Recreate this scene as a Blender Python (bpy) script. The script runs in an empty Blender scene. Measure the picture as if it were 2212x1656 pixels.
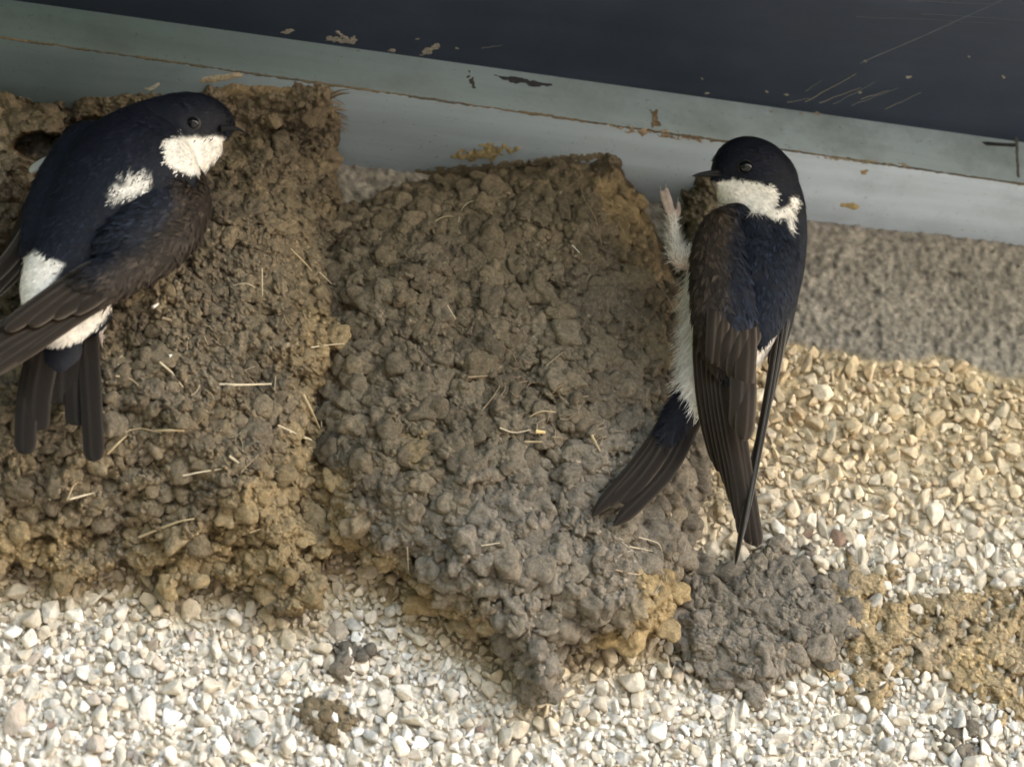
import bpy, math, random
import numpy as np
from mathutils import Vector, Matrix
from mathutils.bvhtree import BVHTree

random.seed(7)
RNG = np.random.default_rng(11)
sc = bpy.context.scene
COL = sc.collection

# ------------------------------------------------------------------ camera, world, sun, exposure
EL, YAW, DIST, TH = math.radians(35), math.radians(12.3), 1.0, 0.16
F = np.array([math.sin(YAW)*math.cos(EL), math.cos(YAW)*math.cos(EL), math.sin(EL)])
R = np.array([math.cos(YAW), -math.sin(YAW), 0.0])
U = np.array([-math.sin(YAW)*math.sin(EL), -math.cos(YAW)*math.sin(EL), math.cos(EL)])
CAM = -F*DIST
cam = bpy.data.objects.new("camera", bpy.data.cameras.new("camera"))
COL.objects.link(cam)
m3 = Matrix(((R[0], U[0], -F[0]), (R[1], U[1], -F[1]), (R[2], U[2], -F[2])))
cam.matrix_world = Matrix.Translation(CAM.tolist()) @ m3.to_4x4()
cam.data.sensor_width = 36.0
cam.data.lens = 18.0/TH
cam.data.clip_start = 0.02
cam.data.clip_end = 500
cam.data.dof.use_dof = True
cam.data.dof.focus_distance = 0.965
cam.data.dof.aperture_fstop = 16
sc.camera = cam

w = bpy.data.worlds.new("World"); sc.world = w; w.use_nodes = True
nt = w.node_tree
sky = nt.nodes.new("ShaderNodeTexSky"); sky.sky_type = 'NISHITA'; sky.sun_disc = False
SUN_EL, SUN_AZ = math.radians(32), math.radians(114)     # azimuth clockwise from +Y
sky.sun_elevation = SUN_EL; sky.sun_rotation = SUN_AZ
sky.air_density = 1.0; sky.dust_density = 1.6; sky.ozone_density = 1.0
nt.nodes["Background"].inputs[1].default_value = 0.15
nt.links.new(sky.outputs[0], nt.nodes["Background"].inputs[0])
sl = bpy.data.lights.new("sun", 'SUN'); sl.energy = 4.0; sl.angle = math.radians(0.6); sl.color = (1.0, 0.96, 0.91)
so = bpy.data.objects.new("sun", sl); COL.objects.link(so)
sd = Vector((math.sin(SUN_AZ)*math.cos(SUN_EL), math.cos(SUN_AZ)*math.cos(SUN_EL), math.sin(SUN_EL)))
so.rotation_euler = sd.to_track_quat('Z', 'Y').to_euler()
sc.view_settings.view_transform = 'Standard'; sc.view_settings.look = 'None'
sc.view_settings.exposure = 2.8; sc.view_settings.gamma = 1.0
try:
    sc.cycles.max_bounces = 8; sc.cycles.diffuse_bounces = 4
    sc.cycles.filter_width = 1.7
    sc.cycles.use_denoising = True
except Exception: pass

# ------------------------------------------------------------------ projection helpers (photo is 2212 x 1656 units)
PX = 2*TH*DIST/2212
def dirs(u, v):
    u = np.asarray(u, float); v = np.asarray(v, float)
    a = (u-1106)/1106*TH; b = -(v-828)/1106*TH
    return F + a[..., None]*R + b[..., None]*U
def P(u, v, h=0.0):
    """point seen at (u,v) that stands h units (of PX metres) out from the wall plane y=0"""
    d = dirs(u, v)
    t = (-np.asarray(h, float)*PX - CAM[1])/d[..., 1]
    return CAM + t[..., None]*d
def proj(p):
    q = np.asarray(p)-CAM
    z = q@F
    return 1106+(q@R)/z/TH*1106, 828-(q@U)/z/TH*1106
def hit(u, v, A, n):
    d = dirs(u, v)
    t = ((A-CAM)@n)/(d@n)
    return CAM+t[..., None]*d
def L_back(u): return 271+0.119*u        # board / wall junction
def L_front(u): return 81+0.1435*u        # lower front edge of the board
def L_dark(u): return -3+0.1405*u        # board / soffit edge
UL, UR = -2500, 4800
B0, B1 = P(UL, L_back(UL)), P(UR, L_back(UR))
eb = (B1-B0)/np.linalg.norm(B1-B0)
NB = np.cross(eb, [0, -1, 0]); NB /= np.linalg.norm(NB)
if NB[2] > 0: NB = -NB
F0, F1_ = hit(UL, L_front(UL), B0, NB), hit(UR, L_front(UR), B0, NB)
ef = (F1_-F0)/np.linalg.norm(F1_-F0)
NF = np.cross(ef, [0, 0, 1]); NF /= np.linalg.norm(NF)
if NF[1] > 0: NF = -NF
D0, D1 = hit(UL, L_dark(UL), F0, NF), hit(UR, L_dark(UR), F0, NF)
ed = (D1-D0)/np.linalg.norm(D1-D0)
NS = np.cross(ed, [0, -1, 0]); NS /= np.linalg.norm(NS)
if NS[2] > 0: NS = -NS
def hmin(u, v):
    return -hit(u, v, B0, NB)[..., 1]/PX

# ------------------------------------------------------------------ noise
def hsh(ix, iy, s):
    x = (ix.astype(np.int64)*374761393 + iy.astype(np.int64)*668265263 + s*1442695041) & 0xffffffff
    x = ((x ^ (x >> 13))*1274126177) & 0xffffffff
    x = ((x ^ (x >> 16))*2246822519) & 0xffffffff
    return ((x ^ (x >> 15)) & 0xffffff)/float(0x1000000)
def vn(x, y, s=0):
    x = np.asarray(x, float); y = np.asarray(y, float)
    ix, iy = np.floor(x), np.floor(y); fx, fy = x-ix, y-iy
    fx = fx*fx*(3-2*fx); fy = fy*fy*(3-2*fy)
    a, b, c, d = hsh(ix, iy, s), hsh(ix+1, iy, s), hsh(ix, iy+1, s), hsh(ix+1, iy+1, s)
    return (a*(1-fx)+b*fx)*(1-fy)+(c*(1-fx)+d*fx)*fy
def fbm(x, y, s=0, o=4):
    r = 0; a = 1; t = 0
    for k in range(o):
        r = r+a*vn(x*2**k+k*17.3, y*2**k-k*9.1, s+k); t += a; a *= .5
    return r/t*2-1
def worley(x, y, s=0):
    ix, iy = np.floor(x), np.floor(y)
    f1 = np.full(x.shape, 9.0); f2 = f1.copy(); cid = np.zeros(x.shape)
    for dx in (-1, 0, 1):
        for dy in (-1, 0, 1):
            cx, cy = ix+dx, iy+dy
            px = cx+.5+(hsh(cx, cy, s)-.5)*.95; py = cy+.5+(hsh(cx, cy, s+7)-.5)*.95
            d = np.hypot(px-x, py-y); i = hsh(cx, cy, s+13)
            near = d < f1
            f2 = np.where(near, f1, np.minimum(f2, d)); cid = np.where(near, i, cid); f1 = np.where(near, d, f1)
    return f1, f2, cid
def pellets(x, y, s=0):
    ix, iy = np.floor(x), np.floor(y); best = np.zeros(x.shape); cid = np.zeros(x.shape)
    for dx in (-1, 0, 1):
        for dy in (-1, 0, 1):
            cx, cy = ix+dx, iy+dy
            px = cx+.5+(hsh(cx, cy, s)-.5)*.9; py = cy+.5+(hsh(cx, cy, s+7)-.5)*.9; i = hsh(cx, cy, s+13)
            r = .40+.36*hsh(cx, cy, s+17); z = .45*i; an = 3.1416*hsh(cx, cy, s+19); asp = 1+.5*hsh(cx, cy, s+23)
            a, b = (x-px), (y-py); p = (a*np.cos(an)+b*np.sin(an))/asp; q = -a*np.sin(an)+b*np.cos(an)
            k = 1-(p*p+q*q)/(r*r)
            hh = np.where(k > 0, z+r*np.sqrt(np.clip(k, 0, 1)), 0)
            m = hh > best; best = np.where(m, hh, best); cid = np.where(m, i, cid)
    return best, cid
def sstep(a, b, x):
    t = np.clip((x-a)/(b-a), 0, 1); return t*t*(3-2*t)
def sdist(u, v, poly):
    """signed distance, positive inside"""
    P0 = np.array(poly, float); P1 = np.roll(P0, -1, 0)
    best = np.full(u.shape, 1e18); ins = np.zeros(u.shape, bool)
    for (x0, y0), (x1, y1) in zip(P0, P1):
        dx, dy = x1-x0, y1-y0; L = dx*dx+dy*dy+1e-9
        t = np.clip(((u-x0)*dx+(v-y0)*dy)/L, 0, 1)
        best = np.minimum(best, (u-x0-t*dx)**2+(v-y0-t*dy)**2)
        c = ((y0 > v) != (y1 > v)) & (u < (x1-x0)*(v-y0)/(y1-y0+1e-12)+x0)
        ins ^= c
    d = np.sqrt(best)
    return np.where(ins, d, -d)

# ------------------------------------------------------------------ mesh helpers
def link(o, parent=None):
    COL.objects.link(o)
    if parent is not None: o.parent = parent
    return o
def tag(o, label=None, cat=None, group=None, kind=None):
    if label: o["label"] = label
    if cat: o["category"] = cat
    if group: o["group"] = group
    if kind: o["kind"] = kind
    return o
def empty(name, loc=(0, 0, 0)):
    o = bpy.data.objects.new(name, None); o.empty_display_size = .01; link(o); o.location = loc
    return o
def arr_mesh(name, V, polys, mat, parent=None, col=None, smooth=True, uv=None):
    """polys: (m,k) int array; col: (n,3) linear colours"""
    V = np.asarray(V, float); polys = np.asarray(polys)
    off = np.zeros(3)
    if parent is not None: off = np.array(parent.location) if parent.parent is None else np.array(parent.parent.location)+np.array(parent.location)
    me = bpy.data.meshes.new(name)
    n, (m, k) = len(V), polys.shape
    me.vertices.add(n); me.vertices.foreach_set("co", (V-off).astype(np.float32).ravel())
    me.loops.add(m*k); me.loops.foreach_set("vertex_index", polys.astype(np.int32).ravel())
    me.polygons.add(m)
    me.polygons.foreach_set("loop_start", np.arange(0, m*k, k, dtype=np.int32))
    me.polygons.foreach_set("loop_total", np.full(m, k, dtype=np.int32))
    me.polygons.foreach_set("use_smooth", np.full(m, bool(smooth)))
    if col is not None:
        a = me.color_attributes.new("col", 'FLOAT_COLOR', 'POINT')
        a.data.foreach_set("color", np.c_[np.clip(col, 0, 1), np.ones(n)].astype(np.float32).ravel())
    if uv is not None:
        a = me.attributes.new("fuv", 'FLOAT_VECTOR', 'POINT')
        a.data.foreach_set("vector", np.c_[uv, np.zeros(n)].astype(np.float32).ravel())
    me.update(calc_edges=True); me.validate()
    me.materials.append(mat)
    return link(bpy.data.objects.new(name, me), parent)
def grid_faces(nr, nc, keep=None):
    i = np.arange(nr*nc).reshape(nr, nc)
    q = np.stack([i[:-1, :-1], i[1:, :-1], i[1:, 1:], i[:-1, 1:]], -1).reshape(-1, 4)
    if keep is not None:
        k = keep.ravel(); q = q[k[q].all(1)]
    return q
def compress(V, q, *rest):
    used = np.zeros(len(V), bool); used[q.ravel()] = True
    mp = np.cumsum(used)-1
    return (V[used], mp[q])+tuple(r[used] for r in rest)

# ------------------------------------------------------------------ materials
def mat(name, rough=.8, spec=.3):
    m = bpy.data.materials.new(name); m.use_nodes = True
    b = m.node_tree.nodes["Principled BSDF"]
    b.inputs["Roughness"].default_value = rough
    b.inputs["Specular IOR Level"].default_value = spec
    return m, m.node_tree, b
def N(t, kind, **kw):
    n = t.nodes.new(kind)
    for k, v in kw.items():
        if isinstance(k, str) and k.startswith("i_"): n.inputs[k[2:].replace("_", " ")].default_value = v
        else: setattr(n, k, v)
    return n
def attr_mat(name, rough, spec, nscale, namp, bscale, bstr, bdist, detail=6, sheen=0):
    """colour attribute times procedural noise, with a noise bump"""
    m, t, b = mat(name, rough, spec)
    a = N(t, "ShaderNodeAttribute", attribute_name="col")
    tc = N(t, "ShaderNodeTexCoord")
    n1 = N(t, "ShaderNodeTexNoise", i_Scale=nscale, i_Detail=float(detail), i_Roughness=.65)
    t.links.new(tc.outputs["Object"], n1.inputs["Vector"])
    mr = N(t, "ShaderNodeMapRange"); mr.inputs[1].default_value = .25; mr.inputs[2].default_value = .75
    mr.inputs[3].default_value = 1-namp; mr.inputs[4].default_value = 1+namp
    t.links.new(n1.outputs[0], mr.inputs[0])
    mx = N(t, "ShaderNodeVectorMath", operation='SCALE')
    t.links.new(a.outputs["Color"], mx.inputs[0]); t.links.new(mr.outputs[0], mx.inputs["Scale"])
    t.links.new(mx.outputs[0], b.inputs["Base Color"])
    n2 = N(t, "ShaderNodeTexNoise", i_Scale=bscale, i_Detail=5.0, i_Roughness=.6)
    t.links.new(tc.outputs["Object"], n2.inputs["Vector"])
    bp = N(t, "ShaderNodeBump", i_Strength=bstr, i_Distance=bdist)
    t.links.new(n2.outputs[0], bp.inputs["Height"]); t.links.new(bp.outputs[0], b.inputs["Normal"])
    return m
M_mud = attr_mat("dry mud", 1.0, .04, 1100, .42, 1900, 1.0, .0006)
M_mortar = attr_mat("rough mortar", .95, .15, 700, .3, 1600, .8, .0005)
M_stone = attr_mat("pebble", .9, .1, 420, .30, 1100, .75, .0005)
M_straw = attr_mat("straw", .55, .4, 600, .2, 500, .2, .0002)
M_down = attr_mat("down feathers", .85, .1, 500, .12, 900, .2, .0002)

def feather_mat(name, rough, spec, sheen):
    m, t, b = mat(name, rough, spec)
    a = N(t, "ShaderNodeAttribute", attribute_name="col"); f = N(t, "ShaderNodeAttribute", attribute_name="fuv")
    mp = N(t, "ShaderNodeMapping"); mp.inputs["Scale"].default_value = (1.2, 26, 1)
    t.links.new(f.outputs["Vector"], mp.inputs[0])
    n = N(t, "ShaderNodeTexNoise", i_Scale=2.0, i_Detail=4.0); t.links.new(mp.outputs[0], n.inputs["Vector"])
    mr = N(t, "ShaderNodeMapRange"); mr.inputs[3].default_value = .55; mr.inputs[4].default_value = 1.45
    t.links.new(n.outputs[0], mr.inputs[0])
    mx = N(t, "ShaderNodeVectorMath", operation='SCALE')
    t.links.new(a.outputs["Color"], mx.inputs[0]); t.links.new(mr.outputs[0], mx.inputs["Scale"])
    t.links.new(mx.outputs[0], b.inputs["Base Color"])
    bp = N(t, "ShaderNodeBump", i_Strength=.5, i_Distance=.0003)
    t.links.new(n.outputs[0], bp.inputs["Height"]); t.links.new(bp.outputs[0], b.inputs["Normal"])
    b.inputs["Sheen Weight"].default_value = sheen
    return m
M_quill = feather_mat("flight feather", .7, .1, .0)
M_plum = attr_mat("plumage", .62, .16, 500, .3, 900, .35, .0003)
def plain(name, c, rough, spec=.5):
    m, t, b = mat(name, rough, spec); b.inputs["Base Color"].default_value = (*c, 1); return m
M_eye = plain("eye", (.003, .003, .004), .12, .35)
M_ring = plain("eye ring", (.012, .011, .012), .6)
M_bill = plain("bill", (.005, .005, .006), .6, .2)
M_hole = plain("dark", (.01, .009, .008), 1, 0)

def board_mat(name, base, dirt, green, streak, shade_ends=((.36, .41, .38), (1, 1, 1))):
    m, t, b = mat(name, .55, .35)
    tc = N(t, "ShaderNodeTexCoord")
    mp = N(t, "ShaderNodeMapping"); mp.inputs["Scale"].default_value = (6, 60, 60)
    t.links.new(tc.outputs["Object"], mp.inputs[0])
    n = N(t, "ShaderNodeTexNoise", i_Scale=1.5, i_Detail=7.0, i_Roughness=.62); t.links.new(mp.outputs[0], n.inputs["Vector"])
    n2 = N(t, "ShaderNodeTexNoise", i_Scale=34.0, i_Detail=8.0, i_Roughness=.7); t.links.new(tc.outputs["Object"], n2.inputs["Vector"])
    n3 = N(t, "ShaderNodeTexNoise", i_Scale=650.0, i_Detail=3.0, i_Roughness=.6); t.links.new(tc.outputs["Object"], n3.inputs["Vector"])
    r1 = N(t, "ShaderNodeValToRGB"); r1.color_ramp.elements[0].position = .44; r1.color_ramp.elements[1].position = .72
    t.links.new(n2.outputs[0], r1.inputs[0])
    r2 = N(t, "ShaderNodeValToRGB"); r2.color_ramp.elements[0].position = .64; r2.color_ramp.elements[1].position = .74
    t.links.new(n3.outputs[0], r2.inputs[0])
    m1 = N(t, "ShaderNodeMixRGB"); m1.inputs[1].default_value = (*base, 1); m1.inputs[2].default_value = (*green, 1)
    mf = N(t, "ShaderNodeMath", operation='MULTIPLY'); mf.inputs[1].default_value = streak
    t.links.new(r1.outputs[0], mf.inputs[0]); t.links.new(mf.outputs[0], m1.inputs[0])
    m2 = N(t, "ShaderNodeMixRGB"); m2.inputs[2].default_value = (*dirt, 1)
    mf2 = N(t, "ShaderNodeMath", operation='MULTIPLY'); mf2.inputs[1].default_value = .55
    t.links.new(r2.outputs[0], mf2.inputs[0]); t.links.new(mf2.outputs[0], m2.inputs[0]); t.links.new(m1.outputs[0], m2.inputs[1])
    m3_ = N(t, "ShaderNodeMixRGB", blend_type='MULTIPLY'); m3_.inputs[0].default_value = .8
    mr = N(t, "ShaderNodeMapRange"); mr.inputs[1].default_value = .3; mr.inputs[2].default_value = .7; mr.inputs[3].default_value = .78; mr.inputs[4].default_value = 1.1
    t.links.new(n.outputs[0], mr.inputs[0]); t.links.new(m2.outputs[0], m3_.inputs[1]); t.links.new(mr.outputs[0], m3_.inputs[2])
    t.links.new(m3_.outputs[0], b.inputs["Base Color"])
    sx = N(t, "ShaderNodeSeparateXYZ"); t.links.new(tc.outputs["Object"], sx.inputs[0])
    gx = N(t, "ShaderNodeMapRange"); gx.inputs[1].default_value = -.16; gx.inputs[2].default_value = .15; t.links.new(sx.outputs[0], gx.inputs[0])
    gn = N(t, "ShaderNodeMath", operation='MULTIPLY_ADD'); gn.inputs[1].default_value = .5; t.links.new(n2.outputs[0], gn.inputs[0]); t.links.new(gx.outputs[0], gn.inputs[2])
    gr = N(t, "ShaderNodeValToRGB"); gr.color_ramp.elements[0].position = .3; gr.color_ramp.elements[0].color = (*shade_ends[0], 1); gr.color_ramp.elements[1].position = 1.2 if 0 else 1.0; gr.color_ramp.elements[1].color = (*shade_ends[1], 1)  # multiplies the left end darker: shade put into the paint colour
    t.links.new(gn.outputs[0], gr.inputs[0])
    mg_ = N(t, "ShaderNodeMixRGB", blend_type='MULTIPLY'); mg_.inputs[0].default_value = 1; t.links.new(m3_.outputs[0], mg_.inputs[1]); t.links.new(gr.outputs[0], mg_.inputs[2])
    t.links.new(mg_.outputs[0], b.inputs["Base Color"])
    bp = N(t, "ShaderNodeBump", i_Strength=.25, i_Distance=.0006)
    t.links.new(n.outputs[0], bp.inputs["Height"]); t.links.new(bp.outputs[0], b.inputs["Normal"])
    return m
M_board = board_mat("weathered board paint", (.52, .605, .70), (.18, .15, .11), (.37, .43, .475), .7)  # real weathering, plus shade painted in towards the left end
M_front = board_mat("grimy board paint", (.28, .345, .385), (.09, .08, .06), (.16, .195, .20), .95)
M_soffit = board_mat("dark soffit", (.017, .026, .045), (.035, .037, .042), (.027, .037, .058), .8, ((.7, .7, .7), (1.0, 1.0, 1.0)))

# ------------------------------------------------------------------ ground
def simple(name, V, Fc, m, parent=None):
    me = bpy.data.meshes.new(name); me.from_pydata([tuple(map(float, v)) for v in V], [], Fc); me.update()
    me.materials.append(m); return link(bpy.data.objects.new(name, me), parent)
mg, tg, bg = mat("ground", .95, .1)
ng = N(tg, "ShaderNodeTexNoise", i_Scale=3.0, i_Detail=8.0); rg = N(tg, "ShaderNodeValToRGB")
rg.color_ramp.elements[0].color = (.13, .115, .095, 1); rg.color_ramp.elements[1].color = (.22, .195, .165, 1)
tg.links.new(ng.outputs[0], rg.inputs[0]); tg.links.new(rg.outputs[0], bg.inputs["Base Color"])
g = simple("ground", [(-150, -150, -2.7), (150, -150, -2.7), (150, 150, -2.7), (-150, 150, -2.7)], [(0, 1, 2, 3)], mg)
tag(g, kind="structure")

mh, th, bh = mat("hedge leaves", .6, .3); bh.inputs["Base Color"].default_value = (.05, .07, .028, 1)  # leaf mass added out of view to block light from the left
nl_ = 9000; c_ = RNG.uniform((-2.4, -3.4, -2.7), (-1.35, -.1, .7), (nl_, 3)); fc_ = RNG.random(nl_)
c_[fc_ < .45, 0] = -1.35+RNG.normal(0, .03, (fc_ < .45).sum())
e1 = RNG.normal(0, 1, (nl_, 3)); e1 /= np.linalg.norm(e1, axis=1)[:, None]; e2 = np.cross(e1, RNG.normal(0, 1, (nl_, 3))); e2 /= np.linalg.norm(e2, axis=1)[:, None]
e1 *= .07; e2 *= .035
hv = np.stack([c_-e1, c_+e2, c_+e1, c_-e2], 1).reshape(-1, 3)
added_hedge = arr_mesh("added_hedge", hv, np.arange(nl_*4).reshape(-1, 4), mh, None, smooth=False)
tag(added_hedge, "unseen leafy hedge standing off to the left of the nests", "added_hedge", kind="stuff")

# ------------------------------------------------------------------ house wall
mw, tw, bw = mat("cream render", .9, .2)
nw = N(tw, "ShaderNodeTexNoise", i_Scale=120.0, i_Detail=6.0); rw = N(tw, "ShaderNodeValToRGB")
rw.color_ramp.elements[0].color = (.38, .34, .27, 1); rw.color_ramp.elements[1].color = (.66, .62, .54, 1)
tcw = N(tw, "ShaderNodeTexCoord"); tw.links.new(tcw.outputs["Object"], nw.inputs["Vector"])
tw.links.new(nw.outputs[0], rw.inputs[0]); tw.links.new(rw.outputs[0], bw.inputs["Base Color"])
def boxm(name, x0, x1, y0, y1, z0, z1, m, parent=None):
    V = [(x, y, z) for x in (x0, x1) for y in (y0, y1) for z in (z0, z1)]
    Fc = [(0, 1, 3, 2), (4, 6, 7, 5), (0, 4, 5, 1), (2, 3, 7, 6), (0, 2, 6, 4), (1, 5, 7, 3)]
    return simple(name, V, Fc, m, parent)
zt = float(P(1106, 415)[2])
wall = boxm("house_wall", -3, 3, .006, .25, -2.7, zt+.12, mw)
tag(wall, "cream pebble-dashed house wall with a band of bare grey mortar under the eaves board", "wall")

def pebble_border(u):      # above it bare mortar, below it stones
    return 745+0.137*(u-1700)+26*fbm(u/120, u*0, 5)+np.where(u < 1640, 0, 0)
BLOBC = {}
def mud_zone(u, v):
    """>0 where old mud stains the wall, in units of distance inside"""
    a = sdist(u, v, [(1430, 1215), (1560, 1190), (1740, 1200), (1820, 1290), (1960, 1310), (2240, 1290), (2420, 1400), (2420, 1540), (2200, 1500), (2050, 1490), (1930, 1450), (1780, 1440), (1640, 1480), (1430, 1440)])
    return a

# rough mortar sheet over the whole visible part of the wall
step = 4.0
us = np.arange(-420, 2640, step); vs = np.arange(180, 2000, step)
Ug, Vg = np.meshgrid(us, vs)
f1, f2, ci = worley(Ug/13, Vg/11, 3)
f1b, f2b, cib = worley(Ug/30+4, Vg/26, 9)
below = sstep(-14, 10, Vg-pebble_border(Ug)+10*fbm(Ug/25, Vg/25, 8))
H = 6+8*fbm(Ug/160, Vg/160, 1)+8*fbm(Ug/12, Vg/10, 2, 4)+3.5*(1-np.clip(f1, 0, 1))+2.0*fbm(Ug/6, Vg/6, 6, 2)
pit = (fbm(Ug/22, Vg/18, 21, 3) > .42); H = H-pit*6
H = H*(1-below)+(0+3*fbm(Ug/18, Vg/18, 12))*below
Vv = P(Ug, Vg, H).reshape(-1, 3)
dirt = sstep(-60, 60, mud_zone(Ug, Vg)+40*fbm(Ug/60, Vg/60, 31))
c_m = np.array([.245, .228, .20]); c_c = np.array([.56, .51, .42]); c_o = np.array([.42, .34, .21])
tint = (1+.22*fbm(Ug/40, Vg/40, 15)+.5*fbm(Ug/9, Vg/8, 16, 2))[..., None]*(1+.25*(cib-.5))[..., None]
ochre = np.clip(sstep(1250, 900, Vg)*.9+dirt*.5+sstep(-90, 40, sdist(Ug, Vg, [(-500, 600), (760, 600), (1500, 1000), (1480, 1400), (1150, 1460), (900, 1360), (640, 1300), (-500, 1280)])), 0, 1)[..., None]
cc = (c_m*(1-below[..., None])+(c_c*(1-ochre)+c_o*ochre)*below[..., None])*tint
mo = arr_mesh("mortar_render", Vv, grid_faces(*Ug.shape), M_mortar, wall, cc.reshape(-1, 3))

# ------------------------------------------------------------------ mud nests
NEST_A = [(110, 225), (200, 215), (300, 212), (420, 205), (520, 196), (640, 186), (716, 184), (722, 228), (738, 262), (730, 310), (736, 350), (732, 400),
          (738, 440), (742, 480), (738, 560), (744, 622), (758, 660), (792, 700), (800, 742), (784, 790), (742, 822), (722, 850), (716, 900), (724, 960),
          (730, 1010), (722, 1080), (732, 1150), (720, 1200), (690, 1222), (700, 1270), (650, 1330), (600, 1336), (572, 1290), (520, 1262), (450, 1256), (400, 1286), (352, 1276), (335, 1235),
          (270, 1214), (200, 1240), (120, 1246), (60, 1216), (-20, 1246), (-190, 1230), (-230, 900), (-150, 640), (-20, 560), (60, 420), (110, 330)]
NEST_B = [(700, 470), (742, 436), (800, 424), (870, 396), (960, 380), (1060, 368), (1160, 352), (1240, 340), (1312, 340), (1338, 352), (1356, 384), (1392, 418), (1402, 470), (1440, 540),
          (1478, 590), (1500, 640), (1496, 780), (1510, 900), (1534, 990), (1534, 1070), (1500, 1130), (1486, 1200), (1462, 1260), (1466, 1300), (1436, 1366), (1370, 1404),
          (1290, 1395), (1222, 1392), (1218, 1440), (1200, 1498), (1168, 1512), (1130, 1500), (1106, 1440), (1060, 1380), (1020, 1372), (960, 1330), (905, 1300), (860, 1240),
          (800, 1225), (765, 1190), (700, 1160), (640, 1000), (640, 700)]
NEST_C = [(-340, 200), (-40, 214), (60, 216), (128, 226), (146, 268), (150, 330), (120, 390), (78, 470), (40, 560), (0, 640), (-120, 700), (-420, 700)]
def mud_color(Ug, Vg, ci, ochre, seed, grey=None):
    base = np.array([.160, .132, .094]); dark = np.array([.112, .093, .068]); och = np.array([.27, .20, .105]); gy = np.array([.175, .153, .124])
    a = sstep(-.5, .6, fbm(Ug/90, Vg/90, seed))[..., None]
    c = base*a+dark*(1-a)
    if grey is not None: c = c*(1-grey[..., None])+gy*grey[..., None]
    o = np.clip(ochre, 0, 1)[..., None]
    c = c*(1-o)+och*o
    return c*(.78+.44*ci)[..., None]
import bmesh
def ico(sub):
    b_ = bmesh.new(); bmesh.ops.create_icosphere(b_, subdivisions=sub, radius=1); b_.verts.index_update()
    r_ = np.array([v.co[:] for v in b_.verts]), np.array([[v.index for v in f.verts] for f in b_.faces]); b_.free(); return r_
PV, PT = ico(4)
PROT = []
for k in range(30):
    V = PV.copy(); amp_ = np.zeros(len(V))
    for j in range(26):
        kv = RNG.normal(0, 1, 3); fr = RNG.uniform(1.5, 11); kv = kv/np.linalg.norm(kv)*fr
        amp_ += np.sin(V@kv+RNG.uniform(0, 6.28))*.17/(fr**.75)
    V = V*(1+amp_)[:, None]; PROT.append(V)
PVs, PTs = ico(3)
PROTs = []
for k in range(20):
    V = PVs.copy(); amp_ = np.zeros(len(V))
    for j in range(20):
        kv = RNG.normal(0, 1, 3); fr = RNG.uniform(1.5, 7); kv = kv/np.linalg.norm(kv)*fr
        amp_ += np.sin(V@kv+RNG.uniform(0, 6.28))*.2/(fr**.75)
    PROTs.append(V*(1+amp_)[:, None])
def add_pellets(Ug, Vg, h, d, colg, classes, seed, dmin=8, avoid=()):
    rg = np.random.default_rng(seed); u0, v0, st = Ug[0, 0], Vg[0, 0], Ug[0, 1]-Ug[0, 0]
    gd = {}; VV, TT, CC, base = [], [], [], 0; cs = 40; htop = h.copy()
    for r0, r1, n, tight, prob in classes:
        uu = rg.uniform(u0, Ug[0, -1], n); vv = rg.uniform(v0, Vg[-1, 0], n)
        for u, v in zip(uu, vv):
            i, j = int((v-v0)/st), int((u-u0)/st)
            if d[i, j] < dmin: continue
            if prob is not None and rg.random() > prob(u, v): continue
            if any(((u-a)/c)**2+((v-b)/e)**2 < 2.3 for a, b, c, e in avoid): continue
            r = rg.uniform(r0, r1); a, b = int(u//cs), int(v//cs); bad = False
            for x in (-1, 0, 1):
                for y in (-1, 0, 1):
                    for (p, q, w_) in gd.get((a+x, b+y), ()):
                        if (p-u)**2+(q-v)**2 < ((r+w_)*tight)**2: bad = True; break
                    if bad: break
                if bad: break
            if bad: continue
            gd.setdefault((a, b), []).append((u, v, r))
            big = r > 15; W0 = PROT[rg.integers(30)] if big else PROTs[rg.integers(20)]; T0 = PT if big else PTs
            ax = np.array([rg.uniform(.95, 1.3), rg.uniform(.8, 1.0), rg.uniform(.6, .85)]); an = rg.normal(.3, .9); ca, sa = math.cos(an), math.sin(an)
            Q = W0*ax; x_ = Q[:, 0]*ca-Q[:, 1]*sa; y_ = Q[:, 0]*sa+Q[:, 1]*ca
            hc_ = h[i, j]-r*rg.uniform(.22, .75); c0 = P(u, v, hc_); s_ = r*PX*1.18
            m_ = int(r/st)+1; i0, i1, j0, j1 = max(i-m_, 0), i+m_+1, max(j-m_, 0), j+m_+1
            dd2 = 1-((Ug[i0:i1, j0:j1]-u)**2+(Vg[i0:i1, j0:j1]-v)**2)/(r*r)
            htop[i0:i1, j0:j1] = np.where(dd2 > 0, np.maximum(htop[i0:i1, j0:j1], hc_+.85*r*np.sqrt(np.clip(dd2, 0, 1))), htop[i0:i1, j0:j1])
            W = c0+np.stack([x_, -Q[:, 2], y_*1.1], 1)*s_
            VV.append(W); TT.append(T0+base); base += len(W)
            CC.append(np.repeat((colg[i, j]*rg.uniform(.82, 1.2))[None], len(W), 0))
    if not VV: return None
    C_ = np.concatenate(CC); C_ = C_*(1+.10*RNG.standard_normal((len(C_), 1)))
    return np.concatenate(VV), np.concatenate(TT), C_, htop
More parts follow.
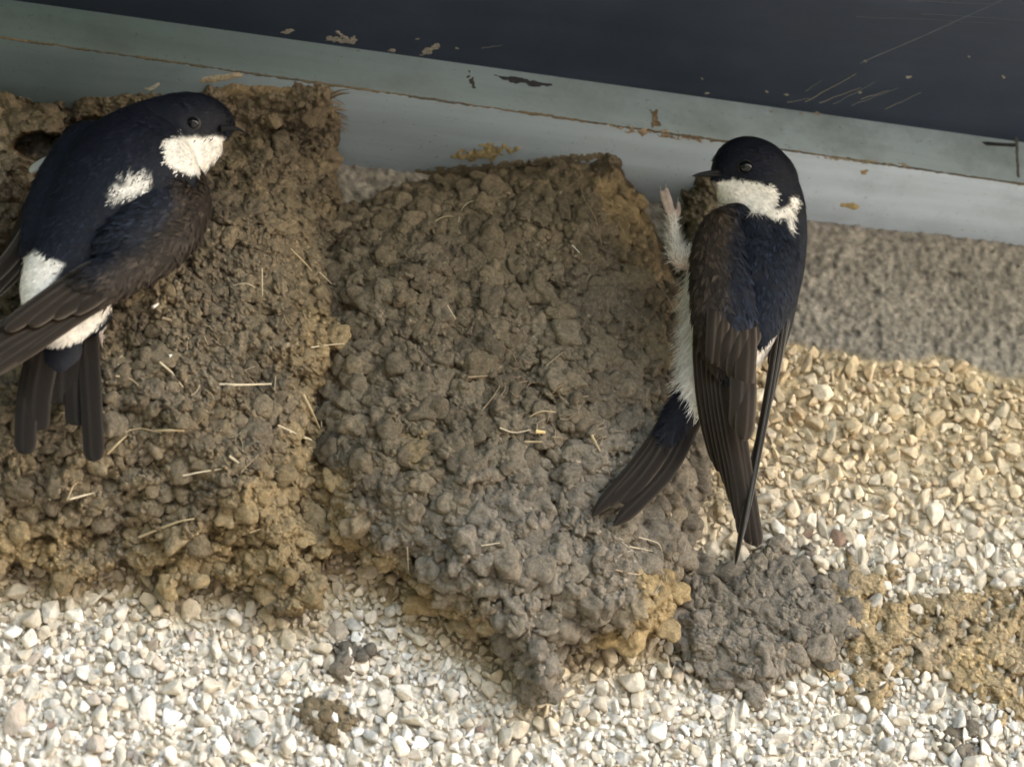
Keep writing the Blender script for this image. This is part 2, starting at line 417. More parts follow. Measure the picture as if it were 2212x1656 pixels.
def make_nest(name, poly, label, Hmax, Lr, cell, seed, step=2.0, ochre_fn=None, grey_fn=None, edge=14, extra=None, amp=1.0, hole=None, cat="nest", pw=.5, crumb=0.0, warp=13, fade=34, thin=0, pel=None, tone=1.0):
    pa = np.array(poly); u0, v0 = pa.min(0)-24; u1, v1 = pa.max(0)+24
    Ug, Vg = np.meshgrid(np.arange(u0, u1, step), np.arange(v0, v1, step))
    wu = warp*fbm(Ug/38, Vg/38, seed)+5*fbm(Ug/11, Vg/11, seed+3, 2); wv = warp*fbm(Ug/38, Vg/38, seed+5)+5*fbm(Ug/11, Vg/11, seed+8, 2)
    d = sdist(Ug+wu, Vg+wv, poly)
    x = np.clip(d/Lr, 0, 1)
    Bq = Hmax*np.sqrt(np.clip(1-(1-x)**2, 0, 1))**(2*pw)
    Bq = Bq*(1+.10*fbm(Ug/170, Vg/150, seed+20, 3))
    if extra is not None: Bq = Bq+extra(Ug, Vg)*sstep(0, 60, d)
    h0 = np.maximum(0, hmin(Ug, Vg))
    # pellets
    qu = Ug+16*fbm(Ug/55, Vg/55, seed+30, 3); qv = Vg+16*fbm(Ug/55, Vg/55, seed+31, 3)
    qu = qu+5*fbm(Ug/16, Vg/16, seed+32, 3); qv = qv+5*fbm(Ug/16, Vg/16, seed+33, 3)
    p1, c1 = pellets(qu/cell, qv/(cell*.85), seed+1)
    p2, c2 = pellets(qu/(cell*.5)+9, qv/(cell*.45), seed+2)
    p3, c3 = pellets(qu/(cell*1.6)+3, qv/(cell*1.25), seed+4)
    sel = sstep(-.1, .5, fbm(Ug/110, Vg/110, seed+40, 3))*(1-crumb)+crumb
    rdg = 1-np.abs(fbm(Ug/34, Vg/27, seed+51, 4))*2.2
    rdg2 = 1-np.abs(fbm(Ug/15, Vg/13, seed+52, 3))*2.2
    pits = np.clip(fbm(Ug/24, Vg/20, seed+54, 3)-.32, 0, 1)*-26
    mm = sstep(-.3, .3, fbm(Ug/75, Vg/65, seed+45, 3))
    det = amp*(p1*cell*(.25+.5*mm)*(1-.4*sel)+p2*cell*(.22+.22*(1-mm))+p3*cell*(.2+.45*(1-mm))*(1-.6*sel)+13*fbm(Ug/46, Vg/40, seed+50, 4)+sel*(11*rdg+4*rdg2+pits)+5.5*fbm(Ug/10, Vg/9, seed+60, 4)+2.6*fbm(Ug/4, Vg/4, seed+61, 2))-6
    inner = sstep(-4, fade, d)
    h = np.maximum(h0+np.clip(d, -20, edge)*.5, Bq)+(det-10*amp)*(.30+.7*inner)
    h = np.where(d < 0, h+d*3.2, h)
    if hole is not None:
        for (hu, hv, ru, rv, dep) in hole:
            rr = np.sqrt(((Ug-hu)/ru)**2+((Vg-hv)/rv)**2)+.22*fbm(Ug/26, Vg/26, seed+77)
            k = sstep(1.12, .82, rr); h = h-(h-np.maximum(h0-4, h-dep))*k
    keep = (d > -20)
    if thin: h = h-thin*sstep(-.15, .35, fbm(Ug/34, Vg/30, seed+90, 3))
    ochre = ochre_fn(Ug, Vg) if ochre_fn else np.zeros(Ug.shape)
    ochre = ochre+.25*fbm(Ug/50, Vg/50, seed+70)
    grey = grey_fn(Ug, Vg) if grey_fn else None
    grit = (hsh(np.floor(Ug/5), np.floor(Vg/5), seed+5) > .965)*.6
    col = mud_color(Ug, Vg, .5*c1+.5*c2, ochre, seed+80, grey)*(1+grit)[..., None]*(1+.18*fbm(Ug/7, Vg/7, seed+81, 2))[..., None]*tone
    pls = None
    if pel:
        cg = mud_color(Ug, Vg, .5+0*c1, ochre, seed+80, grey)*tone
        pls = add_pellets(Ug, Vg, h, d, cg, pel, seed, avoid=[(a_[0], a_[1], a_[2], a_[3]) for a_ in (hole or [])])
    V = P(Ug, Vg, h).reshape(-1, 3); q = grid_faces(*Ug.shape, keep)
    V, q, col = compress(V, q, col.reshape(-1, 3))
    cu, cv = pa.mean(0)
    root = empty(name, tuple(P(cu, cv, 0).tolist())); tag(root, label, cat)
    T = np.concatenate([q[:, [0, 1, 2]], q[:, [0, 2, 3]]])
    if pls:
        T = np.concatenate([T, pls[1]+len(V)]); V = np.concatenate([V, pls[0]]); col = np.concatenate([col, pls[2]])
    arr_mesh("mud_shell", V, T, M_mud, root, col)
    root["_s"] = 0; del root["_s"]
    return root, (Ug, Vg, pls[3] if pls else h, keep)
def och_A(u, v):
    return sstep(-60, 60, sdist(u, v, [(640, 640), (820, 600), (820, 830), (760, 1300), (500, 1350), (-240, 1340), (-240, 1100), (0, 1120), (200, 1180), (420, 1160), (560, 1040), (660, 880)])+80*fbm(u/60, v/60, 91))*.58+.10
def och_B(u, v):
    a = sstep(-30, 30, sdist(u, v, [(640, 1000), (740, 1010), (780, 1150), (900, 1240), (1060, 1350), (1000, 1420), (640, 1330)])+25*fbm(u/40, v/40, 92))*.8
    b = sstep(-16, 16, sdist(u, v, [(1380, 1230), (1470, 1240), (1475, 1320), (1420, 1380), (1340, 1410), (1220, 1405), (1300, 1370), (1370, 1320)])+14*fbm(u/30, v/30, 93))*.9
    c = sstep(-12, 12, sdist(u, v, [(860, 930), (930, 930), (925, 1030), (880, 1010)])+10*fbm(u/20, v/20, 94))*.6
    e = sstep(-18, 18, sdist(u, v, [(1280, 370), (1350, 380), (1400, 440), (1420, 540), (1460, 600), (1400, 640), (1330, 560), (1300, 470)])+22*fbm(u/30, v/30, 95))*.4
    return np.maximum.reduce([a, b, c, e])
nestB, gB = make_nest("mud_nest", NEST_B, "middle brown mud nest of round pellets, right-hand bird clinging to its right side", 215, 280, 41, 200, amp=.8, pel=[(28, 36, 22, .9, None), (19, 27, 1300, .80, lambda u, v: .2+.7*sstep(560, 900, v)), (13, 20, 5200, .72, lambda u, v: .45+.5*sstep(560, 900, v)), (8, 13, 9000, .78, lambda u, v: .6)], ochre_fn=och_B,
              grey_fn=lambda u, v: sstep(900, 1150, v+.5*(u-1100))*.75)
nestA, gA = make_nest("mud_nest", NEST_A, "large weathered mud nest on the left, stuck with straw, reaching up to the eaves board", 300, 400, 31, 100, ochre_fn=och_A,
              extra=lambda u, v: -70*sstep(480, 380, v)*sstep(150, 500, u)-70*sstep(820, 1150, v), edge=60, amp=.95, pel=[(17, 27, 900, .95, lambda u, v: .10+.3*sstep(600, 900, v)), (10, 17, 5000, .86, lambda u, v: .12+.3*sstep(500, 900, v)), (6, 10, 9000, .9, lambda u, v: .3)], pw=.46, warp=28, crumb=.6, hole=[(215, 330, 120, 75, 260)])
nestC, gC = make_nest("mud_nest", NEST_C, "dark mud nest cut off by the left edge, with a black hole under the board", 330, 170, 44, 300, ochre_fn=lambda u, v: 0*u+.1,
              edge=40, amp=.75, pel=[(12, 22, 900, .85, lambda u, v: .4), (8, 12, 1500, .8, lambda u, v: .5)], hole=[(84, 316, 54, 32, 300)])
def patch(name, poly, label, Hm, L, cell, seed, och=None, grey=None, cat="mud patch", amp=.8, thin=0, pel=None, tone=1.0):
    return make_nest(name, poly, label, Hm, L, cell, seed, ochre_fn=och, grey_fn=grey, edge=8, amp=amp, cat=cat, warp=60, fade=60, thin=thin, pel=pel, tone=tone)
patch("mud_patch", [(1450, 1280), (1420, 1236), (1470, 1212), (1560, 1216), (1640, 1190), (1730, 1206), (1800, 1260), (1880, 1320), (1850, 1380), (1800, 1440), (1730, 1430), (1660, 1474), (1620, 1520), (1606, 1476), (1550, 1460), (1470, 1440), (1430, 1390), (1430, 1330)],
      "thick grey mud patch below the right-hand bird's wing tips", 52, 110, 34, 400, grey=lambda u, v: 0*u+1.0, amp=.6, pel=[(18, 28, 160, .85, None), (11, 18, 600, .78, None), (7, 11, 1400, .78, None)])
patch("mud_patch", [(1740, 1230), (1840, 1190), (1960, 1260), (2050, 1270), (2230, 1250), (2440, 1280), (2440, 1570), (2240, 1575), (2160, 1530), (2060, 1490), (1980, 1475), (1900, 1530), (1860, 1500), (1780, 1450), (1760, 1340)],
      "thin ochre mud smear over the stones at the right edge", 26, 90, 34, 500, och=lambda u, v: .55+.3*fbm(u/70, v/70, 3), grey=lambda u, v: sstep(90, 30, np.hypot(u-2000, v-1400))+.3, amp=.45, thin=24, tone=1.45, pel=[(10, 19, 900, .9, lambda u, v: .3), (6, 11, 2600, .85, lambda u, v: .4)])
patch("mud_patch", [(1482, 402), (1530, 392), (1580, 400), (1590, 470), (1570, 540), (1540, 600), (1480, 620), (1440, 560), (1452, 500), (1478, 470)],
      "dark mud lumps under the board, behind the right-hand bird's throat", 110, 60, 36, 600, grey=lambda u, v: 0*u+.2)
patch("mud_patch", [(692, 1436), (712, 1392), (770, 1380), (796, 1402), (778, 1440), (730, 1462)], "small dark mud crumb on the stones below the left nest", 22, 26, 26, 700, grey=lambda u, v: 0*u+.8, pel=[(9, 16, 300, .75, None)], cat="mud crumb")
patch("mud_patch", [(672, 1530), (700, 1500), (748, 1506), (752, 1550), (716, 1600), (690, 1590)], "lowest small grey-brown mud crumb among white stones", 22, 26, 26, 720, och=lambda u, v: 0*u+.35, pel=[(9, 16, 300, .75, None)], cat="mud crumb")
patch("mud_patch", [(2040, 1560), (2090, 1552), (2130, 1600), (2120, 1640), (2060, 1640)], "grey mud stain low in the right-hand corner", 14, 26, 26, 740, grey=lambda u, v: 0*u+.6, pel=[(9, 16, 300, .75, None)], cat="mud crumb")

def height_lookup(gs):
    out = []
    for Ug, Vg, h, k in gs:
        out.append((Ug[0, 0], Vg[0, 0], Ug[0, 1]-Ug[0, 0], np.where(k, h, -99)))
    def f(u, v):
        b = 4.0
        for u0, v0, s, h in out:
            i, j = int(round((v-v0)/s)), int(round((u-u0)/s))
            if 0 <= i < h.shape[0] and 0 <= j < h.shape[1]: b = max(b, h[i, j])
        return b
    return f
HT = height_lookup([gA, gB, gC])
HTA, HTB = height_lookup([gA]), height_lookup([gB])

# ------------------------------------------------------------------ pebbles
def hull_proto(k, bev=True):
    import bmesh
    bm = bmesh.new(); n = random.randint(9, 16)
    for _ in range(n):
        v = Vector((random.gauss(0, 1), random.gauss(0, 1), random.gauss(0, 1))).normalized()
        v *= random.uniform(.82, 1.0)
        bm.verts.new((v.x, v.y, v.z))
    bmesh.ops.convex_hull(bm, input=bm.verts)
    loose = [v for v in bm.verts if not v.link_faces]
    for v in loose: bm.verts.remove(v)
    if bev: bmesh.ops.bevel(bm, geom=list(bm.edges), offset=.09, segments=1, affect='EDGES', profile=.6)
    bmesh.ops.triangulate(bm, faces=bm.faces)
    bm.verts.index_update()
    V = np.array([v.co[:] for v in bm.verts]); T = np.array([[v.index for v in f.verts] for f in bm.faces])
    bm.free(); return V, T
protos = [hull_proto(k) for k in range(40)]; protos_s = [hull_proto(k, False) for k in range(40)]
cellsz = 30; gridd = {}; stones = []
def try_put(u, v, r, tight):
    i, j = int(u//cellsz), int(v//cellsz)
    for a in (-2, -1, 0, 1, 2):
        for b in (-2, -1, 0, 1, 2):
            for (x, y, q) in gridd.get((i+a, j+b), ()):
                if (x-u)**2+(y-v)**2 < ((r+q)*tight)**2: return False
    gridd.setdefault((i, j), []).append((u, v, r)); stones.append((u, v, r)); return True
polyA, polyB = NEST_A, NEST_B
def ok_region(u, v):
    u = np.array(u); v = np.array(v)
    b = v > pebble_border(u)+8
    dA, dB, dC = sdist(u, v, NEST_A), sdist(u, v, NEST_B), sdist(u, v, NEST_C)
    return b & (dA < 30) & (dB < 22) & (dC < 20)
for r0, r1, n, tight in ((16, 23, -700, .8), (12, 17, -2600, .72), (20, 27, 260, .86), (14, 20, 2600, .74), (9.5, 14, 14000, .70), (6, 9.5, 42000, .68), (4, 6, 60000, .70)):
    big_r = n < 0; n = abs(n)      # the courses just under the bare band were thrown with coarser stones
    uu = RNG.uniform(1500 if big_r else -300, 2500, n); vv = RNG.uniform(640, 1330 if big_r else 1880, n); ok = ok_region(uu, vv)
    rr = RNG.uniform(r0, r1, n)
    for u, v, r, o in zip(uu, vv, rr, ok):
        if o: try_put(u, v, r, tight)
print("stones", len(stones))
S = np.array(stones)
zone = mud_zone(S[:, 0], S[:, 1])+35*fbm(S[:, 0]/60, S[:, 1]/60, 44)
pal = [((.67, .60, .51), 38), ((.80, .76, .70), 15), ((.56, .50, .41), 22), ((.48, .46, .42), 13), ((.60, .53, .43), 6), ((.46, .39, .32), 2), ((.30, .27, .25), .8), ((.26, .19, .15), .3)]
pc = np.array([p[0] for p in pal]); pw_ = np.array([p[1] for p in pal], float); pw_ /= pw_.sum()
VV, TT, CC = [], [], []; base = 0
nearA = np.maximum(sdist(S[:, 0], S[:, 1], NEST_A), sdist(S[:, 0], S[:, 1], NEST_B))
for k, (u, v, r) in enumerate(stones):
    V, T = random.choice(protos if r > 9.5 else protos_s)
    ax = np.array([random.uniform(.8, 1.35), random.uniform(.7, 1.05), random.uniform(.55, .85)])
    ang = random.gauss(1.3, .8); ca, sa = math.cos(ang), math.sin(ang)
    Q = V*ax
    t1, t2 = random.gauss(0, .35), random.gauss(0, .35)
    x = Q[:, 0]*ca-Q[:, 1]*sa; y = Q[:, 0]*sa+Q[:, 1]*ca; z = Q[:, 2]
    y, z = y*math.cos(t1)-z*math.sin(t1), y*math.sin(t1)+z*math.cos(t1)
    x, z = x*math.cos(t2)-z*math.sin(t2), x*math.sin(t2)+z*math.cos(t2)
    c0 = P(u, v, 2+r*random.uniform(0, .95))
    rp = r*PX*1.22
    W = np.stack([c0[0]+x*rp, c0[1]-z*rp, c0[2]+y*rp*1.12], 1)
    VV.append(W); TT.append(T+base); base += len(V)
    c = pc[RNG.choice(len(pc), p=pw_)]
    o = float(np.clip(sstep(1330, 950, v)*sstep(1350, 1600, u)*.75+random.gauss(0, .1), 0, 1))
    o2 = float(np.clip(sstep(-150, -10, nearA[k])*.9+random.gauss(0, .12), 0, 1))
    o3 = float(sstep(-50, 40, zone[k]))
    c = c*(1-o)+c*np.array([1.02, .91, .70])*o
    c = c*(1-.75*o2)+np.array([.42, .34, .22])*.75*o2
    c = c*(1-.7*o3)+np.array([.36, .31, .23])*.7*o3
    c = c*random.uniform(.86, 1.1)
    CC.append(np.repeat(c[None], len(V), 0)*(1+.06*RNG.standard_normal((len(V), 1))))
pd = arr_mesh("pebble_dash", np.concatenate(VV), np.concatenate(TT), M_stone, wall, np.concatenate(CC), smooth=False)
pd["kind"] = "stuff"

# ------------------------------------------------------------------ eaves board and soffit
def quadstrip(name, corners, m, parent=None):
    return simple(name, corners, [tuple(range(len(corners)))], m, parent)
up = np.array([0, 0, .10]); bk = np.array([0, .12, 0])
top0, top1 = D0+np.array([0, 0, .0015]), D1+np.array([0, 0, .0015])
V = [B0+bk, B1+bk, F1_, F0, top0, top1, top1*[1, 0, 1]+bk, top0*[1, 0, 1]+bk]
bev = .0006
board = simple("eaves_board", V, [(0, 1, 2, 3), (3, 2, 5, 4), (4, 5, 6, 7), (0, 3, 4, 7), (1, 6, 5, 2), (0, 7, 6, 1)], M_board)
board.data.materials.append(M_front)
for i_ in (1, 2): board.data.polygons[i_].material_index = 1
bm_ = board.modifiers.new("bevel", 'BEVEL'); bm_.width = .0006; bm_.segments = 2
tag(board, "weathered pale blue-grey board running along the top of the wall above the nests", "eaves board")
outw = np.array([0, -.31, 0]); S0, S1 = D0, D1
V = [S0+bk*2, S1+bk*2, S1+outw, S0+outw]; V += [p+np.array([0, 0, .03]) for p in V]
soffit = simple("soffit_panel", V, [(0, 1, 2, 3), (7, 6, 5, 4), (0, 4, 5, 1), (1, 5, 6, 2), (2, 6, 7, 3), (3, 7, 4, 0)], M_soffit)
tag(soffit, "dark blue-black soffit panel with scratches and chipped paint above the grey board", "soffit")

def on_board(u, v, lift=2.0):
    """point on the board or soffit surface seen at u,v, lifted towards the viewer side"""
    u = np.asarray(u, float); v = np.asarray(v, float)
    pb, pf, ps = hit(u, v, B0, NB), hit(u, v, F0, NF), hit(u, v, D0, NS)
    lf, ld = L_front(u), L_dark(u)
    p = np.where((v > lf)[..., None], pb+NB*lift*PX, np.where((v > ld)[..., None], pf+NF*lift*PX, ps+NS*lift*PX))
    return p
def smear(name, parent, poly, color, th, seed, m=M_mud, step=3.0, rough=8, dens=0.0):
    pa = np.array(poly, float); u0, v0 = pa.min(0)-10; u1, v1 = pa.max(0)+10
    Ug, Vg = np.meshgrid(np.arange(u0, u1, step), np.arange(v0, v1, step))
    d = sdist(Ug+rough*fbm(Ug/14, Vg/8, seed), Vg+rough*.6*fbm(Ug/14, Vg/8, seed+2), poly)
    if dens: d = d-dens*sstep(-.1, .4, fbm(Ug/9, Vg/5, seed+9))
    lift = np.clip(d*.5, -1.5, th)+np.where(d > 0, th*.5*fbm(Ug/7, Vg/6, seed+4), 0)
    p = on_board(Ug, Vg, 0)
    n = np.where((Vg > L_front(Ug))[..., None], NB, np.where((Vg > L_dark(Ug))[..., None], NF, NS))
    V = (p+n*(lift*PX)[..., None]).reshape(-1, 3)
    q = grid_faces(*Ug.shape, d > -3)
    col = np.array(color)*(1+.3*fbm(Ug/8, Vg/8, seed+6))[..., None]
    if not len(q): return None
    V, q, col = compress(V, q, col.reshape(-1, 3))
    return arr_mesh(name, V, q, m, parent, col)
# mud and dirt on the board
smear("mud_smear", board, [(968, 340), (990, 328), (1040, 310), (1090, 306), (1130, 316), (1100, 334), (1040, 350), (985, 352)], (.36, .29, .16), 5, 1, rough=26, dens=10)
smear("mud_smear", board, [(880, 385), (900, 366), (1000, 355), (1120, 345), (1230, 332), (1300, 330), (1340, 342), (1240, 356), (1080, 374), (960, 388)], (.22, .18, .12), 2, 2, dens=8)
smear("mud_smear", board, [(1300, 266), (1380, 274), (1440, 286), (1560, 304), (1555, 310), (1470, 303), (1400, 294), (1330, 280)], (.32, .24, .17), 3, 3, rough=14, dens=7)
smear("mud_smear", board, [(440, 165), (520, 156), (530, 166), (470, 178), (430, 182)], (.42, .36, .26), 3, 4)
smear("mud_smear", board, [(450, 200), (500, 180), (600, 188), (716, 184), (700, 196), (600, 210), (480, 215)], (.26, .2, .12), 5, 5)
smear("mud_smear", board, [(310, 192), (340, 178), (348, 182), (322, 198)], (.6, .55, .45), 2, 6)
smear("mud_smear", board, [(1398, 236), (1420, 232), (1428, 272), (1408, 276)], (.16, .12, .08), 2, 7, dens=6)
smear("mud_smear", board, [(1008, 150), (1016, 150), (1026, 176), (1030, 192), (1018, 194), (1010, 172)], (.06, .055, .05), 1.5, 8, dens=5)
smear("mud_smear", board, [(1060, 160), (1110, 166), (1200, 184), (1180, 190), (1100, 180)], (.04, .04, .045), 1.5, 9, dens=4)
smear("mud_smear", board, [(1730, 330), (1800, 338), (1880, 345), (1980, 356), (1960, 362), (1860, 352), (1760, 342)], (.25, .22, .16), 1.5, 10, dens=6)
smear("mud_smear", board, [(1812, 440), (1840, 438), (1862, 446), (1846, 452), (1818, 448)], (.42, .33, .16), 3, 11)
smear("mud_smear", board, [(1858, 366), (1874, 366), (1872, 380), (1860, 378)], (.3, .22, .12), 2, 12)
smear("mud_smear", board, [(2120, 306), (2194, 310), (2194, 318), (2130, 314)], (.03, .03, .03), 1.2, 13, rough=2)  # not mud: dark of a slot, painted flat on the board
smear("board_joint", board, [(2192, 296), (2199, 296), (2203, 384), (2197, 384)], (.09, .09, .08), 1.2, 14, rough=1.5, step=2)
# thin line of dirt along the lower front edge
def tube(name, parent, pts, r, color, m=M_straw, seg=5, taper=.3, nsub=4):
    """pts are world points"""
    pts = np.array(pts, float); n = len(pts)
    if n > 2:
        t = np.linspace(0, n-1, (n-1)*nsub+1); out = []
        for s in t:
            i = min(int(s), n-2); f = s-i
            p0, p1, p2, p3 = pts[max(i-1, 0)], pts[i], pts[i+1], pts[min(i+2, n-1)]
            out.append(.5*((2*p1)+(-p0+p2)*f+(2*p0-5*p1+4*p2-p3)*f*f+(-p0+3*p1-3*p2+p3)*f**3))
        pts = np.array(out)
    n = len(pts); V = []
    T = np.gradient(pts, axis=0); T /= np.linalg.norm(T, axis=1)[:, None]+1e-12
    for i in range(n):
        a = np.cross(T[i], F); a /= np.linalg.norm(a)+1e-12; b = np.cross(T[i], a)
        k = r*PX*(1-(1-taper)*(i/(n-1)))
        for s in range(seg):
            an = 2*math.pi*s/seg; V.append(pts[i]+k*(math.cos(an)*a+math.sin(an)*b))
    q = [(i*seg+s, i*seg+(s+1) % seg, (i+1)*seg+(s+1) % seg, (i+1)*seg+s) for i in range(n-1) for s in range(seg)]
    col = np.repeat(np.array(color)[None], len(V), 0)
    return arr_mesh(name, V, q, m, parent, col)
for x_ in range(-60, 2300, 118):
    ww = 2.2+1.6*random.random(); x2 = x_+random.uniform(122, 170)
    smear("edge_grime", board, [(x_, L_front(x_)-ww), (x2, L_front(x2)-ww*.6), (x2, L_front(x2)+ww*.8), (x_, L_front(x_)+ww)], random.choice([(.12, .10, .07), (.15, .12, .08), (.10, .09, .07)]), .5, 900+x_, step=1.8, rough=4, dens=2)
# chips and scratches on the soffit
for k, (cu, cv, a, b, rot) in enumerate([(622, 68, 20, 6, .1), (712, 84, 10, 5, 0), (742, 88, 34, 9, .05), (735, 74, 12, 5, .6), (760, 84, 10, 6, -.4), (845, 108, 12, 4, 0), (930, 108, 26, 9, -.45), (985, 104, 5, 3, 0), (903, 84, 6, 2, 0),
                                          (1526, 204, 5, 3, 0), (1520, 172, 3, 3, 0), (1698, 205, 7, 4, .3), (1663, 240, 6, 3, 0), (1732, 244, 6, 3, 0), (1766, 245, 9, 3, 0), (1963, 168, 7, 3, -.4), (1870, 132, 3, 4, 0), (2244, 128, 4, 4, 0), (1858, 200, 4, 3, 0), (1655, 198, 4, 3, 0), (2094, 122, 3, 3, 0), (2170, 165, 3, 3, 0)]):
    ca, sa = math.cos(rot), math.sin(rot)
    poly = [(cu+a*math.cos(t)*ca-b*math.sin(t)*sa, cv+a*math.cos(t)*sa+b*math.sin(t)*ca) for t in np.linspace(0, 2*math.pi, 11)[:-1]]
    smear("paint_chip", soffit, poly, (.23, .21, .175), 1.0, 50+k, step=1.4, rough=7, dens=8 if a > 9 else 1)
def scratch(u0, v0, u1, v1, r, c):
    t = np.linspace(0, 1, 7)
    uu = u0+(u1-u0)*t; vv = v0+(v1-v0)*t+np.array([random.uniform(-1.2, 1.2) for _ in t])
    tube("scratch", soffit, on_board(uu, vv, .2), r, c, taper=.5)
for s in [(1858, 138, 2216, -22, .9, (.12, .13, .14)), (1875, 128, 2060, 50, .6, (.12, .13, .13)), (1740, 220, 1850, 160, 1.1, (.26, .23, .17)), (1700, 222, 1750, 212, .9, (.2, .18, .13)),
          (1770, 222, 1860, 190, 1.0, (.26, .23, .17)), (1800, 225, 1890, 178, .7, (.2, .19, .16)), (1840, 228, 1940, 190, .7, (.2, .19, .16)), (1860, 214, 1920, 196, 1.0, (.26, .24, .2)), (1912, 236, 1990, 200, .9, (.22, .2, .16)),
          (1740, 198, 1776, 172, .9, (.16, .15, .13)), (1040, 104, 1085, 98, 1.2, (.12, .11, .1)), (1990, 30, 2212, 44, .6, (.08, .085, .09)), (1850, 36, 2150, 50, .6, (.07, .075, .08)), (1960, 2, 2212, 10, .6, (.08, .085, .09))]:
    scratch(*s)
# tuft of fibres on the upper right corner of the left nest
for k in range(26):
    side = random.random()
    u0, v0 = 705+random.uniform(-8, 14), 205+side*70
    u1, v1 = u0+random.uniform(18, 46), v0+random.uniform(-16, 22)
    h = lambda u, v: float(max(hmin(np.array(u), np.array(v)), 0))+5
    p = [P(u0, v0, h(u0, v0)), P((u0+u1)/2, (v0+v1)/2-4, h((u0+u1)/2, (v0+v1)/2)+4), P(u1, v1, h(u1, v1))]
    tube("grass_fibre", nestA, p, random.uniform(1.2, 3.2), random.choice([(.2, .15, .09), (.12, .09, .06), (.3, .22, .12)]), taper=.2)

# ------------------------------------------------------------------ straw in the nests
def straw(root, pts, r, c, lift=9, taper=.6):
    f = HTA if root is nestA else HTB
    w_ = [P(u, v, f(u, v)+lift*.45+r*.6) for i, (u, v) in enumerate(pts)]
    return tube("straw", root, w_, r, c, taper=taper)
SL, ST, SD = (.52, .44, .31), (.40, .31, .18), (.24, .18, .11)
for pts, r, c in [([(474, 830), (520, 831), (586, 829)], 3.0, SL), ([(345, 782), (372, 806), (395, 836)], 2.6, SL), ([(364, 770), (384, 764)], 4.2, (.7, .66, .58)), ([(655, 852), (672, 885), (690, 925)], 3.4, ST),
                  ([(622, 930), (650, 942), (672, 950)], 4.0, SL), ([(600, 918), (640, 936)], 2.2, SL), ([(336, 930), (366, 929), (398, 930)], 3.0, ST), ([(232, 980), (252, 960), (274, 940)], 3.2, ST), ([(270, 938), (278, 936)], 5, SL),
                  ([(395, 1027), (430, 1020), (480, 1012)], 2.0, SL), ([(495, 985), (516, 1000)], 3.0, SL), ([(150, 1078), (180, 1070), (205, 1064)], 2.6, SL), ([(145, 1080), (158, 1050), (170, 1040)], 1.8, ST),
                  ([(628, 538), (660, 570), (690, 606)], 2.2, ST), ([(690, 588), (735, 632), (750, 655)], 1.6, SL), ([(566, 580), (567, 640)], 1.6, SL), ([(330, 664), (342, 656)], 4, (.7, .68, .62)), ([(352, 688), (370, 692)], 4, (.66, .5, .34)),
                  ([(250, 812), (280, 818), (300, 832)], 2.0, ST), ([(672, 750), (720, 744), (746, 742)], 1.5, SL), ([(256, 792), (254, 778), (264, 768)], 3, ST), ([(110, 1080), (60, 1046)], 1.3, SL), ([(520, 1020), (560, 980)], 1.4, SD),
                  ([(694, 905), (697, 960), (700, 985)], 1.4, SL), ([(600, 680), (648, 676), (676, 690)], 1.3, SD), ([(250, 940), (300, 925), (350, 936)], 1.3, ST), ([(490, 620), (530, 612), (552, 622)], 1.2, SL), ([(440, 700), (480, 716)], 1.4, SD), ([(540, 1150), (600, 1130)], 1.6, ST), ([(300, 1160), (380, 1128), (420, 1120)], 3.0, ST)]:
    straw(nestA, pts, r, c)
for pts, r, c in [([(990, 480), (1000, 448), (1024, 434), (1052, 448), (1068, 474)], 1.4, (.35, .3, .2)), ([(940, 478), (960, 468), (984, 468)], 1.3, (.35, .3, .2)), ([(1236, 530), (1252, 546)], 1.6, (.6, .56, .5)), ([(1080, 924), (1110, 934), (1146, 928)], 1.8, SL),
                  ([(1158, 932), (1178, 934)], 5, (.7, .52, .25)), ([(1134, 954), (1172, 954)], 2.6, ST), ([(1144, 900), (1170, 888), (1200, 890)], 2.0, ST), ([(1010, 815), (1050, 812), (1078, 812)], 2.2, SD), ([(1278, 940), (1296, 974)], 3.2, ST),
                  ([(1240, 960), (1260, 985)], 2, SD), ([(1040, 888), (1070, 850), (1090, 812)], 1.6, SD), ([(1255, 372), (1258, 420), (1285, 470), (1300, 530)], 1.3, SD), ([(1420, 612), (1440, 640), (1462, 680)], 1.6, (.3, .26, .2)), ([(960, 650), (985, 690)], 1.5, SL),
                  ([(1360, 1180), (1410, 1190)], 1.5, SL), ([(1330, 1230), (1380, 1240), (1420, 1225)], 1.3, ST), ([(1380, 1160), (1420, 1172), (1430, 1190)], 1.2, SL), ([(1040, 1178), (1080, 1172)], 1.5, SL), ([(880, 1180), (882, 1230)], 1.2, SL), ([(900, 960), (950, 952)], 1.0, SD), ([(1180, 790), (1216, 760)], 2.0, SD)]:
    straw(nestB, pts, r, c)
def fuzz(root, cu, cv, su, sv, n, c):
    for _ in range(n):
        u, v = random.gauss(cu, su), random.gauss(cv, sv); a = random.uniform(0, 6.28); L = random.uniform(14, 40); b = random.uniform(-.8, .8)
        pts = [(u, v), (u+L*.5*math.cos(a), v+L*.5*math.sin(a)), (u+L*.5*math.cos(a)+L*.5*math.cos(a+b), v+L*.5*math.sin(a)+L*.5*math.sin(a+b))]
        straw(root, pts, random.uniform(.6, 1.3), c, lift=8)
fuzz(nestB, 1110, 820, 40, 40, 14, (.3, .2, .12)); fuzz(nestB, 1240, 940, 60, 40, 22, (.3, .23, .15)); fuzz(nestB, 1400, 1200, 50, 50, 14, (.35, .3, .24))
fuzz(nestA, 450, 850, 180, 120, 24, (.36, .29, .18))

